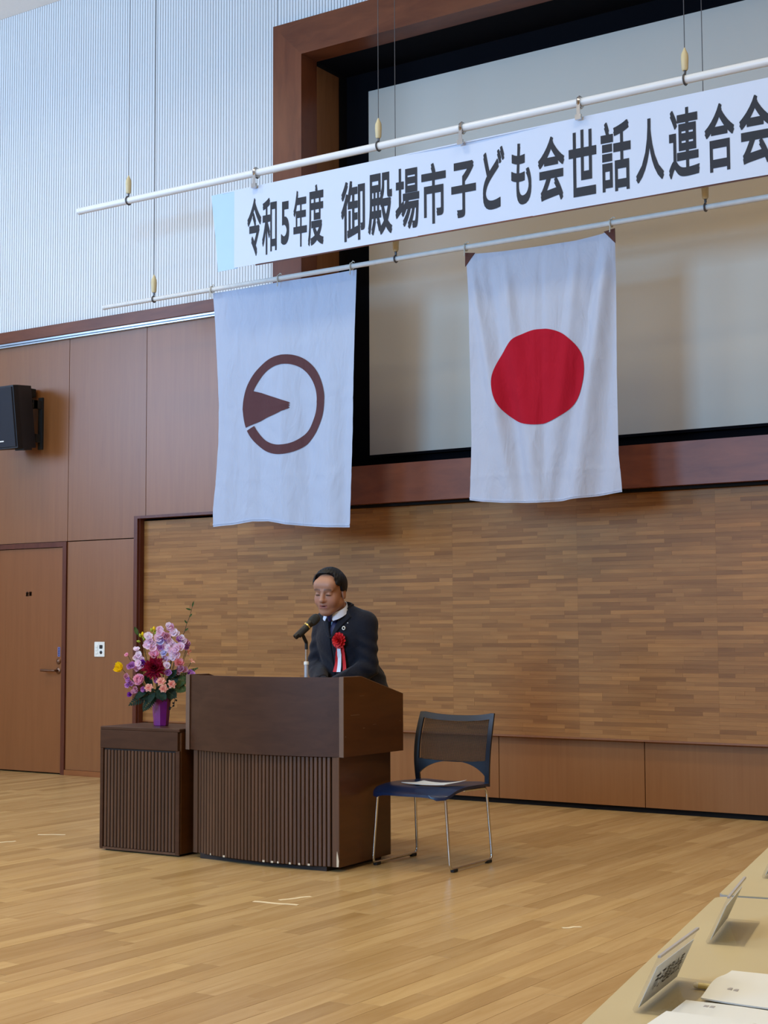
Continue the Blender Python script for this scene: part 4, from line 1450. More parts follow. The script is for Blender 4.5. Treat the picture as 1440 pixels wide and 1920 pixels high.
# jacket
Jk = Field((-5.24, 6.62, 0.66), (-4.53, 7.30, 1.44), 0.004)
Jk.ell((PX, 7.075, 0.85), (0.185, 0.15, 0.2), k=0.03).ell((PX, 7.0, 1.0), (0.165, 0.138, 0.17), k=0.04).ell((PX, 6.955, 1.15), (0.172, 0.125, 0.15), k=0.05)
Jk.cone((PX - 0.125, 6.96, 1.23), (PX + 0.125, 6.96, 1.23), 0.068, 0.068, 0.04)
for sx in (-1, 1):
    Jk.cone((PX - 0.02 + sx * 0.045, 6.94, 1.305), (PX + sx * 0.135, 6.955, 1.24), 0.042, 0.05, 0.03)
    Jk.cone((PX + sx * 0.142, 6.955, 1.232), (PX + sx * (0.168 if sx > 0 else 0.182), 6.935, 0.99), 0.064, 0.055, 0.02)
    Jk.cone((PX + sx * (0.168 if sx > 0 else 0.182), 6.935, 0.99), (PX + sx * (0.09 if sx > 0 else 0.02), 6.745, 0.912), 0.055, 0.044, 0.02)
P = Jk.pts()
xr, yr, zr = P[..., 0] - PX, P[..., 1], P[..., 2]
# cloth creases on sleeves and waist
cre = 0.0035 * np.sin(zr * 95 + 40 * np.abs(xr) + 25 * (yr - 7)) * np.clip((np.abs(xr) - 0.12) / 0.05, 0, 1) * np.clip((1.22 - zr) / 0.1, 0, 1)
cre += 0.003 * np.sin(zr * 60 - 70 * np.abs(xr)) * np.clip((1.1 - zr) / 0.1, 0, 1) * (np.abs(xr) < 0.14)
d0 = Jk.d + cre.astype(np.float32)
Zv0, Zv1 = 1.155, 1.36
wv = np.clip((zr - Zv0) / (Zv1 - Zv0), 0, 1.3) * 0.066
vcut = np.maximum(np.abs(xr) - wv, np.maximum(yr - 6.93, Zv0 - zr))
# lapels: a second thickness beside the opening
lw = 0.05 * np.clip((1.31 - zr) / 0.04, 0, 1) * np.clip((zr - Zv0 + 0.02) / 0.14, 0, 1) + 0.008
lap = np.maximum(np.abs(xr) - wv - lw, np.maximum(yr - 6.95, Zv0 - zr))
d1 = np.minimum(d0, np.maximum(d0 - 0.007, lap))
d1 = np.maximum(d1, -np.maximum(vcut, -(d0 + 0.05)))
# neck hole
nk = NB_ + np.array([0, 0.01, 0])
nd = np.sqrt((xr + 0.01) ** 2 + ((yr - 6.885) + 0.35 * (zr - 1.33)) ** 2) - 0.066
d1 = np.maximum(d1, -np.maximum(nd, 1.26 - zr))
d1 = np.maximum(d1, 0.73 - zr)
# front edge line below the button
slit = np.maximum(np.abs(xr + 0.004) - 0.003, np.maximum(yr - 6.93, zr - Zv0))
d1 = np.maximum(d1, -np.maximum(slit, -(d0 + 0.006)))
Jk.d = d1.astype(np.float32)
me, _ = Jk.mesh('suit_jacket', M['suit'], ROOT)
jk = link('suit_jacket', me, pr)

# shirt and tie follow the chest
Sh = Field((-5.04, 6.70, 0.98), (-4.73, 7.06, 1.42), 0.004)
Sh.ell((PX, 7.0, 1.0), (0.165, 0.127, 0.165), k=0.04).ell((PX, 6.957, 1.15), (0.175, 0.114, 0.145), k=0.05)
Sh.cone((PX - 0.12, 6.96, 1.235), (PX + 0.12, 6.96, 1.235), 0.058, 0.058, 0.04)
P = Sh.pts()
xr, yr, zr = P[..., 0] - PX, P[..., 1], P[..., 2]
d_sh = Sh.d.copy()
me, _ = Sh.mesh('shirt', M['shirt'], ROOT)
sho = link('shirt', me, pr)
CN = np.array([PX - 0.008, 6.876, 0.0])


def leaf_(s_):
    def fn(u, v):
        ft, fb = 5 + 175 * u, 24 + 156 * u
        f = math.radians(ft + (fb - ft) * v)
        k = 0.5 - 0.5 * math.cos(f)
        zt = 1.292 + 0.068 * k
        z_ = zt - v * (0.046 - 0.014 * k)
        r_ = 0.0605 + 0.009 * v
        return (CN[0] + s_ * r_ * math.sin(f) - ROOT[0], CN[1] - 0.002 * v - r_ * 1.02 * math.cos(f) - ROOT[1], z_)
    return fn


for s_ in (-1, 1):
    MB().grid(leaf_(s_), 24, 5, 0.003).build('collar', M['shirt'], sho, 70)
Ti = Field((-5.04, 6.70, 0.98), (-4.73, 7.06, 1.42), 0.004)
wt = 0.012 + np.clip(1.27 - zr, 0, 0.3) * 0.1
blade = np.maximum(np.maximum(d_sh - 0.006, np.abs(xr) - wt), np.maximum(np.maximum(zr - 1.275, 1.16 - zr), yr - 6.92))
Ti.d = blade.astype(np.float32)
Ti.cone((PX + 0.004, 6.797, 1.282), (PX + 0.003, 6.806, 1.256), 0.017, 0.012, 0.006)
me, _ = Ti.mesh('necktie', M['tie'], ROOT)
link('necktie', me, pr)

# trousers, shoes (behind the lectern)
Tr = Field((-5.2, 6.88, 0.04), (-4.61, 7.30, 1.0), 0.008)
Tr.ell((PX, 7.07, 0.86), (0.178, 0.128, 0.13), k=0.03)
for sx in (-1, 1):
    Tr.cone((PX - 0.02 + sx * 0.08, 7.065, 0.82), (PX - 0.05 + sx * 0.105, 7.115, 0.47), 0.095, 0.072, 0.03).cone((PX - 0.05 + sx * 0.105, 7.115, 0.47), (PX - 0.05 + sx * 0.112, 7.165, 0.09), 0.072, 0.058, 0.02)
Tr.d = np.maximum(Tr.d, 0.07 - Tr.pts()[..., 2]).astype(np.float32)
me, _ = Tr.mesh('trousers', M['suit'], ROOT)
link('trousers', me, pr)
for sx in (-1, 1):
    Sf = Field((PX - 0.05 + sx * 0.115 - 0.09, 6.88, 0), (PX - 0.05 + sx * 0.115 + 0.09, 7.28, 0.15), 0.006)
    Sf.cone((PX - 0.05 + sx * 0.11, 7.19, 0.045), (PX - 0.05 + sx * 0.122, 7.0, 0.034), 0.04, 0.034, 0.02).cone((PX - 0.05 + sx * 0.112, 7.165, 0.06), (PX - 0.05 + sx * 0.112, 7.165, 0.1), 0.042, 0.045, 0.02)
    Sf.d = np.maximum(Sf.d, 0.001 - Sf.pts()[..., 2] + 0.002).astype(np.float32)
    me, _ = Sf.mesh('shoe', M['shoe'], ROOT)
    link('shoe', me, pr)


# lapel badges and rosette, set on the jacket surface (ray cast from in front)
def on_jacket(x, z):
    i = int(round((x - Jk.lo[0]) / Jk.h))
    k = int(round((z - Jk.lo[2]) / Jk.h))
    colm = Jk.d[i, :, k]
    j = int(np.argmax(colm < 0))
    return np.array([x, Jk.lo[1] + Jk.h * j, z])


RB = (-4.832, 1.142)      # rosette centre x, z
pw = on_jacket(*RB) - np.array(ROOT)
ro_m = mat('red_rosette_cloth', lin(206, 22, 24), 0.6, var=0.2, nscale=60)
rs = MB()
for ringi, (cnt, rad, tilt) in enumerate(((13, 0.046, 0.15), (12, 0.039, 0.5), (9, 0.03, 0.85), (6, 0.018, 1.15))):
    for k in range(cnt):
        a = 2 * PI * (k + 0.5 * (ringi % 2)) / cnt
        e1 = Vector((math.cos(a), 0, math.sin(a)))
        e2 = Vector((-math.sin(a), 0, math.cos(a)))
        nn = Vector((0, -1, 0))

        def pet(u, v):
            s_ = (u - 0.5) * 2
            wd = 0.0098 * math.sin(PI * (0.2 + 0.55 * v))
            p = e1 * (rad * v * math.cos(tilt)) + nn * (0.008 + rad * v * math.sin(tilt) + 0.004 * ringi) + e2 * (s_ * wd) + nn * (0.004 * s_ * s_)
            return tuple(Vector(pw) + p)
        rs.grid(pet, 4, 5)
rt_ = rs.build('rosette', ro_m, pr, 60)


def ribbon(nm, m, x0, x1, zt, zb, wd, off):
    def fn(u, v):
        x = x0 + (x1 - x0) * v + (u - 0.5) * wd * (0.75 + 0.25 * v)
        z = zt + (zb - zt) * v
        q_ = on_jacket(max(-5.1, min(-4.6, x)), z)
        return (x - ROOT[0], min(q_[1], pw[1] + ROOT[1] + 0.02) - off - 0.003 * math.sin(6 * v) - 0.004 * v - ROOT[1], z)
    return MB().grid(fn, 3, 14, 0.0012, lambda u, v: (0, -1, 0)).build(nm, m, rt_ if False else pr, 60)


ribbon('white_ribbon', mat('white_ribbon_cloth', lin(232, 236, 244), 0.5, var=0.02), RB[0], -4.846, 1.115, 0.968, 0.026, 0.017)
ribbon('red_ribbon', ro_m, RB[0] - 0.006, -4.876, 1.115, 0.968, 0.026, 0.011)
ribbon('red_ribbon', ro_m, RB[0] + 0.01, -4.812, 1.115, 0.965, 0.024, 0.008)
pb = on_jacket(-4.812, 1.21) - np.array(ROOT)
tz = Matrix.Translation((pb[0], pb[1] - 0.013, pb[2])) @ Matrix.Rotation(PI / 2, 4, 'X')
b = MB()
b.tube([tuple(tz @ Vector((0.0088 * math.cos(a), 0.0088 * math.sin(a), 0))) for a in [i * 2 * PI / 20 for i in range(21)]], 0.003, 6)
b.build('ring_badge', M['white'], pr, 60)
pb = on_jacket(-4.806, 1.238) - np.array(ROOT)
MB().lathe([(0.006, 0), (0.006, 0.003), (0.003, 0.005)], 10, Matrix.Translation((pb[0], pb[1] + 0.001, pb[2])) @ Matrix.Rotation(PI / 2, 4, 'X')).build('pin_badge', M['chrome'], pr, 60)

# ------------------------------------------------------------------ vase and flowers on the stand
VB = Vector((-5.692, 6.325, 0.675))
vz = thing('vase', 'purple faceted tapering vase on the small dark stand', 'vase', tuple(VB), math.radians(12))
M['vase'] = mat('purple_vase_glaze', lin(128, 36, 116), 0.18, spec=0.6, var=0.1, nscale=14)
vb = MB()
prof = [(0.0, 0.0), (0.038, 0.0), (0.041, 0.004), (0.0535, 0.15), (0.054, 0.158), (0.050, 0.158), (0.049, 0.15), (0.036, 0.02), (0.0, 0.02)]
nn_ = 8
for r_, z in prof:
    for k in range(nn_):
        a = 2 * PI * (k + 0.5) / nn_
        vb.v.append((r_ * math.cos(a), r_ * math.sin(a), z))
for i in range(len(prof) - 1):
    for k in range(nn_):
        vb.f.append((i * nn_ + k, i * nn_ + (k + 1) % nn_, (i + 1) * nn_ + (k + 1) % nn_, (i + 1) * nn_ + k))
vb.build('body', M['vase'], vz)

ax_r = Vector((0.833, 0.553, 0))       # across, seen from the hall
ax_d = Vector((0.553, -0.833, 0))      # towards the hall
MOUTH = VB + Vector((0, 0, 0.15))
S_ = 1 / 336.0


def at(px, py, d):
    """point of the bouquet: metres across / up from the vase foot, d metres towards the hall"""
    return VB + ax_r * ((px - 303) * S_) + Vector((0, 0, (1362 - py) * S_)) + ax_d * d


def fmat(name, a, b):
    m, nt, bs = base_mat(name, lin(*a), 0.6, 0, 0.25)
    tc = N(nt, 'ShaderNodeTexCoord')
    no = N(nt, 'ShaderNodeTexNoise')
    no.inputs['Scale'].default_value = 55
    nt.links.new(tc.outputs['Object'], no.inputs['Vector'])
    mr = N(nt, 'ShaderNodeMapRange')
    mr.inputs[1].default_value, mr.inputs[2].default_value = 0.35, 0.65
    nt.links.new(no.outputs['Fac'], mr.inputs[0])
    mx = N(nt, 'ShaderNodeMix', data_type='RGBA')
    nt.links.new(mr.outputs[0], mx.inputs['Factor'])
    mx.inputs['A'].default_value = lin(*a)
    mx.inputs['B'].default_value = lin(*b)
    nt.links.new(mx.outputs['Result'], bs.inputs['Base Color'])
    tl = N(nt, 'ShaderNodeBsdfTranslucent')
    nt.links.new(mx.outputs['Result'], tl.inputs['Color'])
    ms = N(nt, 'ShaderNodeMixShader')
    ms.inputs[0].default_value = 0.35
    nt.links.new(bs.outputs[0], ms.inputs[1])
    nt.links.new(tl.outputs[0], ms.inputs[2])
    nt.links.new(ms.outputs[0], nt.nodes['Material Output'].inputs[0])
    return m


FM = {
    'crimson': fmat('crimson_petals', (150, 14, 52), (116, 8, 38)), 'pink': fmat('pink_petals', (255, 214, 234), (248, 180, 212)),
    'pale': fmat('pale_pink_petals', (255, 236, 248), (246, 212, 236)), 'white': fmat('white_pink_petals', (252, 246, 252), (244, 220, 240)),
    'salmon': fmat('salmon_petals', (252, 206, 186), (238, 140, 124)), 'lilac': fmat('lilac_petals', (216, 158, 218), (184, 116, 192)),
    'violet': fmat('violet_petals', (122, 40, 156), (150, 70, 180)), 'yellow': fmat('yellow_petals', (250, 224, 30), (236, 196, 16)),
    'lime': fmat('lime_buds', (196, 196, 60), (136, 158, 52)), 'dusk': fmat('dusky_pink_petals', (232, 184, 208), (212, 152, 182)),
    'blue': fmat('pale_blue_petals', (220, 218, 246), (186, 184, 230)), 'rose': fmat('rose_petals', (250, 190, 194), (242, 156, 166)),
    'leaf': fmat('dark_green_leaf', (34, 62, 46), (24, 44, 36)), 'leaf2': fmat('mid_green_leaf', (84, 104, 58), (56, 80, 44)), 'stem': fmat('green_stem', (92, 104, 66), (70, 84, 52)),
    'twig': fmat('brown_twig', (92, 76, 56), (76, 62, 44)), 'dark': fmat('dark_tendril', (34, 30, 22), (22, 24, 16)),
}


def frame_of(nrm):
    nrm = nrm.normalized()
    t = Vector((0, 0, 1)).cross(nrm)
    if t.length < 0.1:
        t = Vector((1, 0, 0))
    t.normalize()
    return t, nrm.cross(t), nrm


def petals(mb, c, nrm, rings, jit=0.15, nu=4, nv=5):
    """rings: (count, length, width, tilt, curl) - tilt 0 lies open, pi/2 stands up"""
    t, b_, n_ = frame_of(nrm)
    for ri, (cnt, ln, wd, tilt, curl) in enumerate(rings):
        for k in range(cnt):
            a = 2 * PI * (k + 0.5 * (ri % 2)) / cnt + random.uniform(-jit, jit)
            e1 = t * math.cos(a) + b_ * math.sin(a)
            e2 = -t * math.sin(a) + b_ * math.cos(a)
            L_ = ln * random.uniform(0.88, 1.1)
            ti = tilt + random.uniform(-jit, jit)

            def fn(u, v):
                s2 = (u - 0.5) * 2
                ww = wd * math.sin(PI * (0.12 + 0.8 * v)) ** 0.8
                th2 = ti + curl * v
                return tuple(c + e1 * (L_ * v * math.cos(th2)) + n_ * (L_ * v * math.sin(th2) + 0.25 * wd * s2 * s2) + e2 * (s2 * ww))
            mb.grid(fn, nu, nv)
    return mb


def curve_pts(a, b, sag=0.02, n=8):
    m = (a + b) / 2 + Vector((0, 0, -0.0)) + (MOUTH - VB) * 0 + Vector(((b - a).y, -(b - a).x, 0)) * sag
    return [tuple(a * (1 - t) ** 2 + m * 2 * t * (1 - t) + b * t * t) for t in [i / n for i in range(n + 1)]]


def stem_of(root, pos, origin, rad=0.0022, m='stem'):
    h_ = Vector((pos.x - MOUTH.x, pos.y - MOUTH.y, 0)) * 0.3
    if h_.length > 0.04:
        h_ *= 0.04 / h_.length
    random.uniform(0, 1), random.uniform(0, 1)
    a = MOUTH + h_ + Vector((0, 0, -0.03)) - origin
    MB().tube(curve_pts(a, pos - origin, random.uniform(-0.02, 0.02)), rad * 0.7, 5).build('stem', FM[m], root, 60)


def flower(name, label, cat, px, py, d, m, rings, facing=(0, 0.5, 0.7), group='flowers in the purple vase', jit=0.15, stem=True, centre=None, nu=4, nv=5):
    p = at(px, py, d)
    f = thing(name, label, cat, tuple(p), 0, group)
    nrm = ax_r * facing[0] + Vector((0, 0, 1)) * facing[1] + ax_d * facing[2]
    petals(MB(), Vector((0, 0, 0)), nrm, rings, jit, nu, nv).build('bloom', FM[m], f, 180)
    if centre:
        bm_ = MB()
        t, b_, n_ = frame_of(nrm)
        for k in range(8):
            a = k * 2.4
            q_ = (t * math.cos(a) + b_ * math.sin(a)) * 0.004 * math.sqrt(k)
            bm_.tube([tuple(q_), tuple(q_ * 1.5 + n_ * 0.014)], 0.0016, 5)
        bm_.build('stamens', FM[centre], f)
    if stem:
        stem_of(f, p - n_off(nrm) * 0.004, p)
    return f


def n_off(n):
    return n.normalized()


def spike(label, pts_px, d, m, size, group='stock and snapdragon spikes in the vase', cat='flower'):
    """a stem set with small ruffled blossoms, each blossom a part"""
    base_ = at(pts_px[-1][0], pts_px[-1][1], d)
    f = thing('flower_spike', label, cat, tuple(base_), 0, group)
    stem_of(f, base_, base_, 0.0025)
    top_ = at(*pts_px[0], d) - base_
    MB().tube([(0, 0, 0), tuple(top_ * 0.5 + ax_r * 0.004), tuple(top_)], [0.0025, 0.002, 0.0015], 5).build('spike_axis', FM['stem'], f, 60)
    for i, (px, py) in enumerate(pts_px):
        c = at(px, py, d + random.uniform(0, 0.014)) - base_
        mm = m[i % len(m)] if isinstance(m, (list, tuple)) else m
        nrm = ax_d + ax_r * random.uniform(-0.6, 0.6) + Vector((0, 0, random.uniform(-0.1, 0.7)))
        s_ = size * random.uniform(1.2, 1.55)
        petals(MB(), c, nrm, [(5, s_, s_ * 0.55, 0.25, 0.3), (4, s_ * 0.7, s_ * 0.45, 0.8, 0.3)], 0.3).build('blossom', FM[mm], f, 180)
    return f


random.seed(5)
flower('dahlia', 'large crimson dahlia at the middle of the bouquet', 'flower', 293, 1255, 0.075, 'crimson', [(22, 0.068, 0.0085, -0.15, 0.25), (20, 0.064, 0.0085, 0.15, 0.25), (18, 0.056, 0.008, 0.42, 0.3), (15, 0.046, 0.0075, 0.7, 0.35), (12, 0.034, 0.0065, 0.98, 0.35), (8, 0.022, 0.005, 1.25, 0.2)], (0.0, 0.35, 0.9), jit=0.1)
flower('peony', 'round pale pink peony below left of the crimson dahlia', 'flower', 268, 1277, 0.085, 'pink', [(9, 0.04, 0.019, -0.05, 0.75), (9, 0.038, 0.018, 0.3, 0.7), (8, 0.034, 0.017, 0.65, 0.6), (7, 0.028, 0.014, 0.95, 0.5), (5, 0.02, 0.011, 1.2, 0.3)], (-0.25, 0.3, 0.9), nv=5)
al = [(6, 0.027, 0.0085, 0.35, -0.35), (6, 0.022, 0.007, 0.7, -0.4)]
flower('alstroemeria', 'salmon star-shaped alstroemeria lowest left, under the pink peony', 'flower', 286, 1290, 0.115, 'salmon', al, (-0.1, 0.15, 1), centre='rose')
flower('alstroemeria', 'salmon alstroemeria directly under the crimson dahlia', 'flower', 308, 1279, 0.115, 'salmon', al, (0, 0.3, 1), centre='rose')
flower('alstroemeria', 'salmon alstroemeria lowest in the bouquet, right above the vase rim', 'flower', 313, 1292, 0.118, 'salmon', al, (0.1, 0.05, 1), centre='rose')
flower('alstroemeria', 'salmon alstroemeria farthest right of the lower trio', 'flower', 327, 1284, 0.105, 'salmon', al, (0.35, 0.2, 0.9), centre='rose')
flower('alstroemeria', 'small peach alstroemeria at the right edge near the lectern corner', 'flower', 360, 1243, 0.02, 'salmon', [(5, 0.022, 0.005, 0.5, -0.3)], (0.5, 0.6, 0.4))
flower('alstroemeria', 'peach tubular bloom above the rose carnation on the right side', 'flower', 353, 1224, 0.03, 'salmon', [(5, 0.026, 0.006, 0.9, -0.4)], (0.9, -0.3, 0.4))
flower('freesia', 'bright yellow freesia at the far left of the bouquet', 'flower', 232, 1257, 0.05, 'yellow', [(6, 0.046, 0.021, 0.6, 0.3), (5, 0.04, 0.018, 0.95, 0.2)], (-0.5, 0.35, 0.7), nv=5)
flower('carnation', 'rose pink carnation right of the crimson dahlia', 'flower', 338, 1246, 0.055, 'rose', [(9, 0.032, 0.014, 0.1, 0.4), (8, 0.028, 0.013, 0.5, 0.4), (6, 0.02, 0.01, 0.95, 0.3)], (0.3, 0.4, 0.8), jit=0.3)
flower('carnation', 'pale pink carnation directly above the crimson dahlia', 'flower', 292, 1230, 0.04, 'pink', [(8, 0.036, 0.016, 0.15, 0.4), (7, 0.03, 0.014, 0.6, 0.3)], (0, 0.5, 0.8), jit=0.3)
flower('carnation', 'white and pink bloom touching the right edge of the dahlia', 'flower', 317, 1250, 0.085, 'white', [(8, 0.024, 0.011, 0.2, 0.4), (6, 0.018, 0.009, 0.75, 0.3)], (0.1, 0.2, 0.9), jit=0.3)
flower('lisianthus', 'violet bloom tucked against the left edge of the dahlia', 'flower', 273, 1248, 0.05, 'violet', [(6, 0.03, 0.014, 0.5, 0.4), (5, 0.024, 0.012, 0.9, 0.3)], (-0.3, 0.4, 0.8))
flower('lisianthus', 'lilac bloom left of the lowest left alstroemeria', 'flower', 276, 1293, 0.095, 'lilac', [(6, 0.024, 0.013, 0.3, 0.5), (5, 0.02, 0.01, 0.8, 0.3)], (-0.3, 0.0, 0.9))
flower('lisianthus', 'lilac bloom behind the salmon pair under the dahlia', 'flower', 298, 1278, 0.085, 'lilac', [(6, 0.022, 0.012, 0.3, 0.5)], (0, 0.2, 0.9))
flower('lisianthus', 'pale blue bloom above the dahlia, right of the pink carnation', 'flower', 309, 1228, 0.045, 'blue', [(6, 0.024, 0.011, 0.2, 0.2), (5, 0.018, 0.009, 0.7, 0.2)], (0, 0.6, 0.8))
flower('lisianthus', 'lilac bloom directly under the white and pink one beside the dahlia', 'flower', 318, 1263, 0.07, 'lilac', [(6, 0.024, 0.012, 0.2, 0.4), (5, 0.018, 0.009, 0.7, 0.3)], (0.2, 0, 0.9))
flower('globe_bloom', 'small round pink bloom at left, above the yellow freesia', 'flower', 241, 1231, 0.03, 'pink', [(7, 0.017, 0.009, 0.1, 0.8), (6, 0.015, 0.008, 0.7, 0.6)], (-0.4, 0.4, 0.8))
flower('globe_bloom', 'white bloom at upper left above the small pink globe', 'flower', 258, 1221, 0.03, 'white', [(7, 0.022, 0.012, 0.1, 0.3), (5, 0.016, 0.009, 0.7, 0.3)], (-0.2, 0.8, 0.6))
spike('pale stock spike filling the middle between the tallest and the dahlia', [(322, 1222), (316, 1218), (309, 1216), (303, 1217), (312, 1238), (322, 1238)], 0.03, ['pale', 'white', 'pale', 'lilac', 'pale', 'pale'], 0.017)
spike('lilac stock spike left of the dahlia behind the freesia', [(263, 1246), (252, 1250), (247, 1252), (268, 1253), (260, 1256)], 0.05, ['pale', 'lilac', 'lilac', 'pale', 'dusk'], 0.018)
spike('lilac statice hanging low at the left under the freesia', [(240, 1270), (246, 1277), (249, 1283), (244, 1286)], 0.065, ['dusk', 'lilac', 'lilac', 'lilac'], 0.015)
spike('purple statice drooping lowest left above the fern', [(258, 1292), (255, 1299), (249, 1303), (262, 1298)], 0.07, ['dusk', 'dusk', 'violet', 'dusk'], 0.012)
spike('pale pink snapdragon spike at upper left beside the lime buds', [(279, 1197), (283, 1205), (280, 1212), (288, 1209), (286, 1218)], 0.03, ['white', 'pale', 'pale', 'pale', 'pale'], 0.02)
spike('pale pink snapdragon spike at the upper middle, left of the tallest', [(299, 1184), (302, 1192), (298, 1199), (307, 1200), (303, 1207), (311, 1196)], 0.02, ['pale', 'pale', 'pale', 'lilac', 'blue', 'dusk'], 0.02)
spike('tallest stock spike with white top blossom', [(315, 1177), (322, 1181), (327, 1190), (332, 1193), (318, 1205), (313, 1210), (325, 1213)], 0.01, ['white', 'dusk', 'white', 'white', 'pale', 'white', 'white'], 0.019)
spike('white and lilac spike right of the tallest stock', [(340, 1200), (336, 1203), (343, 1206), (333, 1216), (326, 1222)], 0.02, ['white', 'lilac', 'white', 'pale', 'pale'], 0.018)
spike('pale pink spike at right above the rose carnation', [(334, 1219), (340, 1216), (330, 1225), (327, 1233), (333, 1230)], 0.045, ['pale', 'pale', 'pale', 'white', 'pale'], 0.02)
spike('dusky pink spike at the upper right', [(349, 1208), (355, 1212), (350, 1217)], 0.0, ['dusk', 'dusk', 'lilac'], 0.019)
spike('dusky pink spike behind the rose carnation', [(342, 1257), (348, 1260), (337, 1261)], 0.03, ['dusk', 'dusk', 'dusk'], 0.017)
spike('purple statice at right touching the lectern corner', [(358, 1263), (356, 1269), (362, 1266), (355, 1274)], 0.02, ['lilac', 'violet', 'lilac', 'lilac'], 0.013)
spike('white stock spike left of the violet bloom', [(262, 1230), (266, 1236), (270, 1240), (257, 1236)], 0.03, ['white', 'white', 'pale', 'white'], 0.015)


def buds(label, px, py, d, n):
    p = at(px, py, d)
    f = thing('lily_buds', label, 'flower', tuple(p), 0, 'lime lily buds in the vase')
    stem_of(f, p, p, 0.0025)
    for k in range(n):
        a = 2.4 * k
        o = ax_r * 0.011 * math.cos(a) * (k > 0) + ax_d * 0.009 * math.sin(a) * (k > 0) + Vector((0, 0, 0.014 - 0.008 * k))
        dirv = (o + Vector((0, 0, 0.02))).normalized()
        MB().tube([tuple(o + dirv * t * 0.024) for t in (0, 0.2, 0.45, 0.7, 0.9, 1)], [0.001, 0.0055, 0.0075, 0.006, 0.003, 0.0008], 8).build('bud', FM['yellow' if k == 0 and n > 4 else 'lime'], f, 60)
    return f


buds('lime green lily bud cluster at the upper left edge', 268, 1200, 0.02, 6)
buds('yellow-green lily bud cluster, higher of the two, beside the snapdragon', 289, 1190, 0.015, 5)


def leaf_blade(mb, a, b, wd, nrm, fold=0.2, n=6):
    d = (b - a)
    side = d.cross(nrm).normalized()
    nn2 = side.cross(d).normalized()

    def fn(u, v):
        s2 = (u - 0.5) * 2
        return tuple(a + d * v + side * (s2 * wd * math.sin(PI * min(1, 0.06 + v * 0.94)) ** 0.7) + nn2 * (abs(s2) * fold * wd - 0.12 * d.length * v * v))
    return mb.grid(fn, 2, n)


def fern(label, tip, d, start, d0, m='leaf', pairs=9, wd=0.03):
    a, b = at(*start, d0), at(*tip, d)
    f = thing('fern_frond', label, 'leaf', tuple(a), 0, 'green fronds in the vase')
    rib = [Vector(p) for p in curve_pts(Vector((0, 0, 0)), b - a, 0.12, 10)]
    MB().tube([tuple(p) for p in rib], 0.0014, 5).build('midrib', FM['stem'], f)
    lv = MB()
    nrm = (ax_d + Vector((0, 0, 0.5))).normalized()
    for k in range(1, pairs + 1):
        t = k / (pairs + 1)
        p = rib[min(9, int(t * 10))].lerp(rib[min(10, int(t * 10) + 1)], t * 10 % 1)
        dv = (b - a).normalized()
        sd = dv.cross(nrm).normalized()
        l = wd * math.sin(PI * (0.25 + 0.7 * t)) * 1.1
        for s_ in (-1, 1):
            leaf_blade(lv, p, p + (sd * s_ + dv * 0.7).normalized() * l, 0.0055, nrm)
    leaf_blade(lv, rib[9], rib[10] + (b - a).normalized() * 0.008, 0.005, nrm)
    o = lv.build('leaflets', FM[m], f, 70)
    return f


fern('dark fern frond reaching lowest left of the vase', (249, 1322), 0.09, (290, 1298), 0.05, wd=0.036)
fern('dark fern frond hanging left of the vase rim', (276, 1332), 0.11, (296, 1302), 0.06, wd=0.034)
fern('dark fern frond crossing over the vase rim', (268, 1308), 0.10, (300, 1296), 0.06, wd=0.04)
fern('dark fern frond above the vase rim at middle', (312, 1312), 0.125, (303, 1285), 0.06, wd=0.04)
fern('mid green frond at the right pointing down', (352, 1296), 0.06, (322, 1284), 0.04, 'leaf2', wd=0.036)
fern('mid green frond at right below the purple statice', (356, 1280), 0.04, (325, 1274), 0.03, 'leaf2', wd=0.036)
fern('dark frond at right above the vase rim', (334, 1308), 0.09, (312, 1294), 0.06, wd=0.036)
fern('dark frond behind the dahlia at right', (337, 1262), 0.03, (312, 1290), 0.03, wd=0.034)
fern('thin green frond at the right edge over the lectern', (369, 1256), -0.01, (332, 1274), 0.0, 'leaf2', wd=0.02)


def leaf_thing(label, a, b, d, wd, m, group='broad leaves in the vase'):
    p = at(*a, d)
    f = thing('broad_leaf', label, 'leaf', tuple(p), 0, group)
    leaf_blade(MB(), Vector((0, 0, 0)), at(*b, d + 0.02) - p, wd, (ax_d + Vector((0, 0, 0.4))).normalized(), 0.3, 8).build('blade', FM[m], f, 70)
    stem_of(f, p, p, 0.0016)
    return f


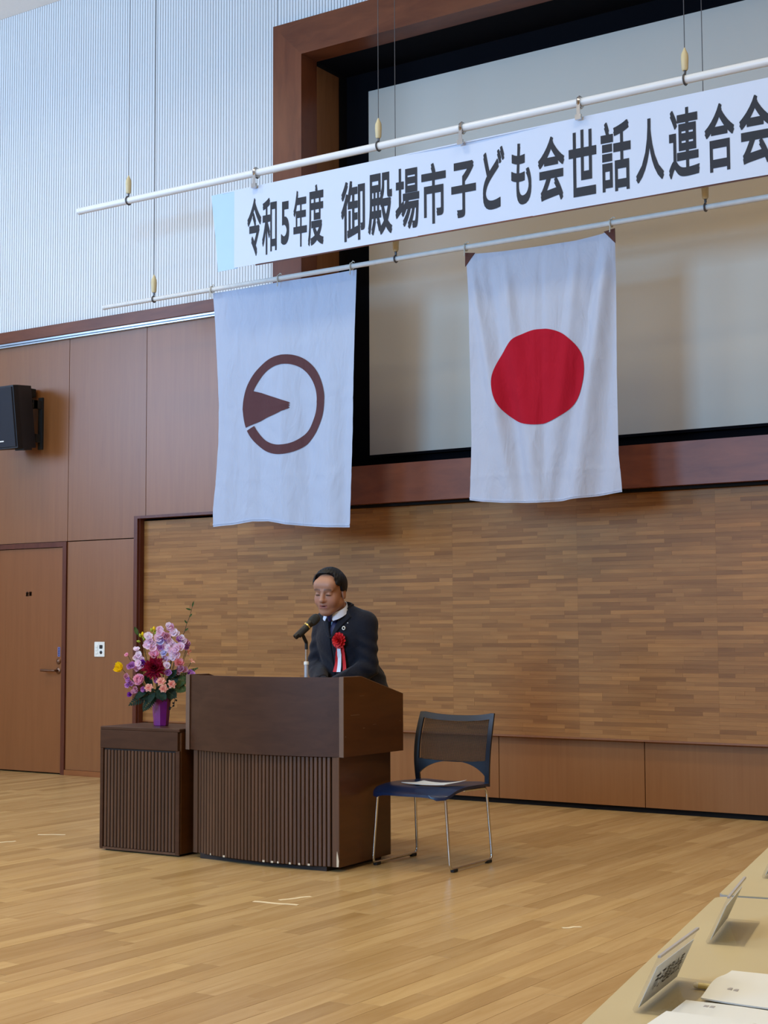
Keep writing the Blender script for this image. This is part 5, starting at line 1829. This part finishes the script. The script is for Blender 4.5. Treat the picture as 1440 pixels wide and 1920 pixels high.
leaf_thing('small green leaf at the upper left edge', (258, 1193), (253, 1178), 0.0, 0.011, 'leaf2')
leaf_thing('dark broad leaf under the peony', (280, 1296), (258, 1310), 0.09, 0.018, 'leaf')
leaf_thing('dark broad leaf right of the dahlia', (322, 1272), (334, 1258), 0.045, 0.018, 'leaf')
leaf_thing('dark broad leaf behind the salmon trio', (318, 1290), (338, 1274), 0.07, 0.018, 'leaf')
leaf_thing('dark broad leaf over the vase rim at left', (296, 1300), (282, 1318), 0.10, 0.017, 'leaf')
leaf_thing('dark broad leaf under the lowest alstroemeria', (305, 1296), (318, 1312), 0.11, 0.02, 'leaf')
leaf_thing('dark broad leaf between dahlia and peony', (288, 1288), (276, 1268), 0.06, 0.02, 'leaf')
leaf_thing('green leaf at right under the purple statice', (332, 1290), (350, 1280), 0.05, 0.014, 'leaf2')

tw = thing('budding_twig', 'thin bare twig with few leaf buds rising highest at right', 'twig', tuple(at(338, 1200, -0.02)), 0)
o0 = at(338, 1200, -0.02)
line = [at(338, 1200, -0.02) - o0, at(345, 1188, -0.02) - o0, at(348, 1175, -0.02) - o0, at(354, 1160, -0.02) - o0, at(358, 1145, -0.02) - o0, at(362, 1130, -0.02) - o0]
MB().tube([tuple(MOUTH - o0 + Vector((0, 0, -0.05)))] + [tuple(p) for p in line], [0.002, 0.002, 0.0018, 0.0016, 0.0014, 0.0012, 0.0008], 5).build('twig_stem', FM['twig'], tw)
for a, b in (((357, 1147), (347, 1144)), ((359, 1141), (362, 1131)), ((354, 1160), (359, 1154)), ((349, 1172), (345, 1166)), ((346, 1186), (352, 1181))):
    leaf_blade(MB(), at(*a, -0.02) - o0, at(*b, -0.01) - o0, 0.005, ax_d, 0.3, 5).build('leaf_bud', FM['leaf2'], tw, 70)
td = thing('dark_tendril', 'dark curling tendril of leaves hanging at right of the vase', 'twig', tuple(at(330, 1302, 0.07)), 0)
o0 = at(330, 1302, 0.07)
pth = [(318, 1300), (328, 1303), (332, 1312), (330, 1322), (325, 1328), (320, 1329)]
MB().tube([tuple(at(*p, 0.07) - o0) for p in pth], 0.0018, 5).build('tendril_stem', FM['dark'], td)
for i, p in enumerate(((331, 1306), (333, 1313), (330, 1318), (328, 1323), (324, 1326), (321, 1329))):
    a = at(*p, 0.07) - o0
    leaf_blade(MB(), a, a + ax_r * (0.008 if i % 2 else -0.008) + Vector((0, 0, -0.008)), 0.006, ax_d, 0.3, 4).build('leaflet', FM['dark'], td, 70)
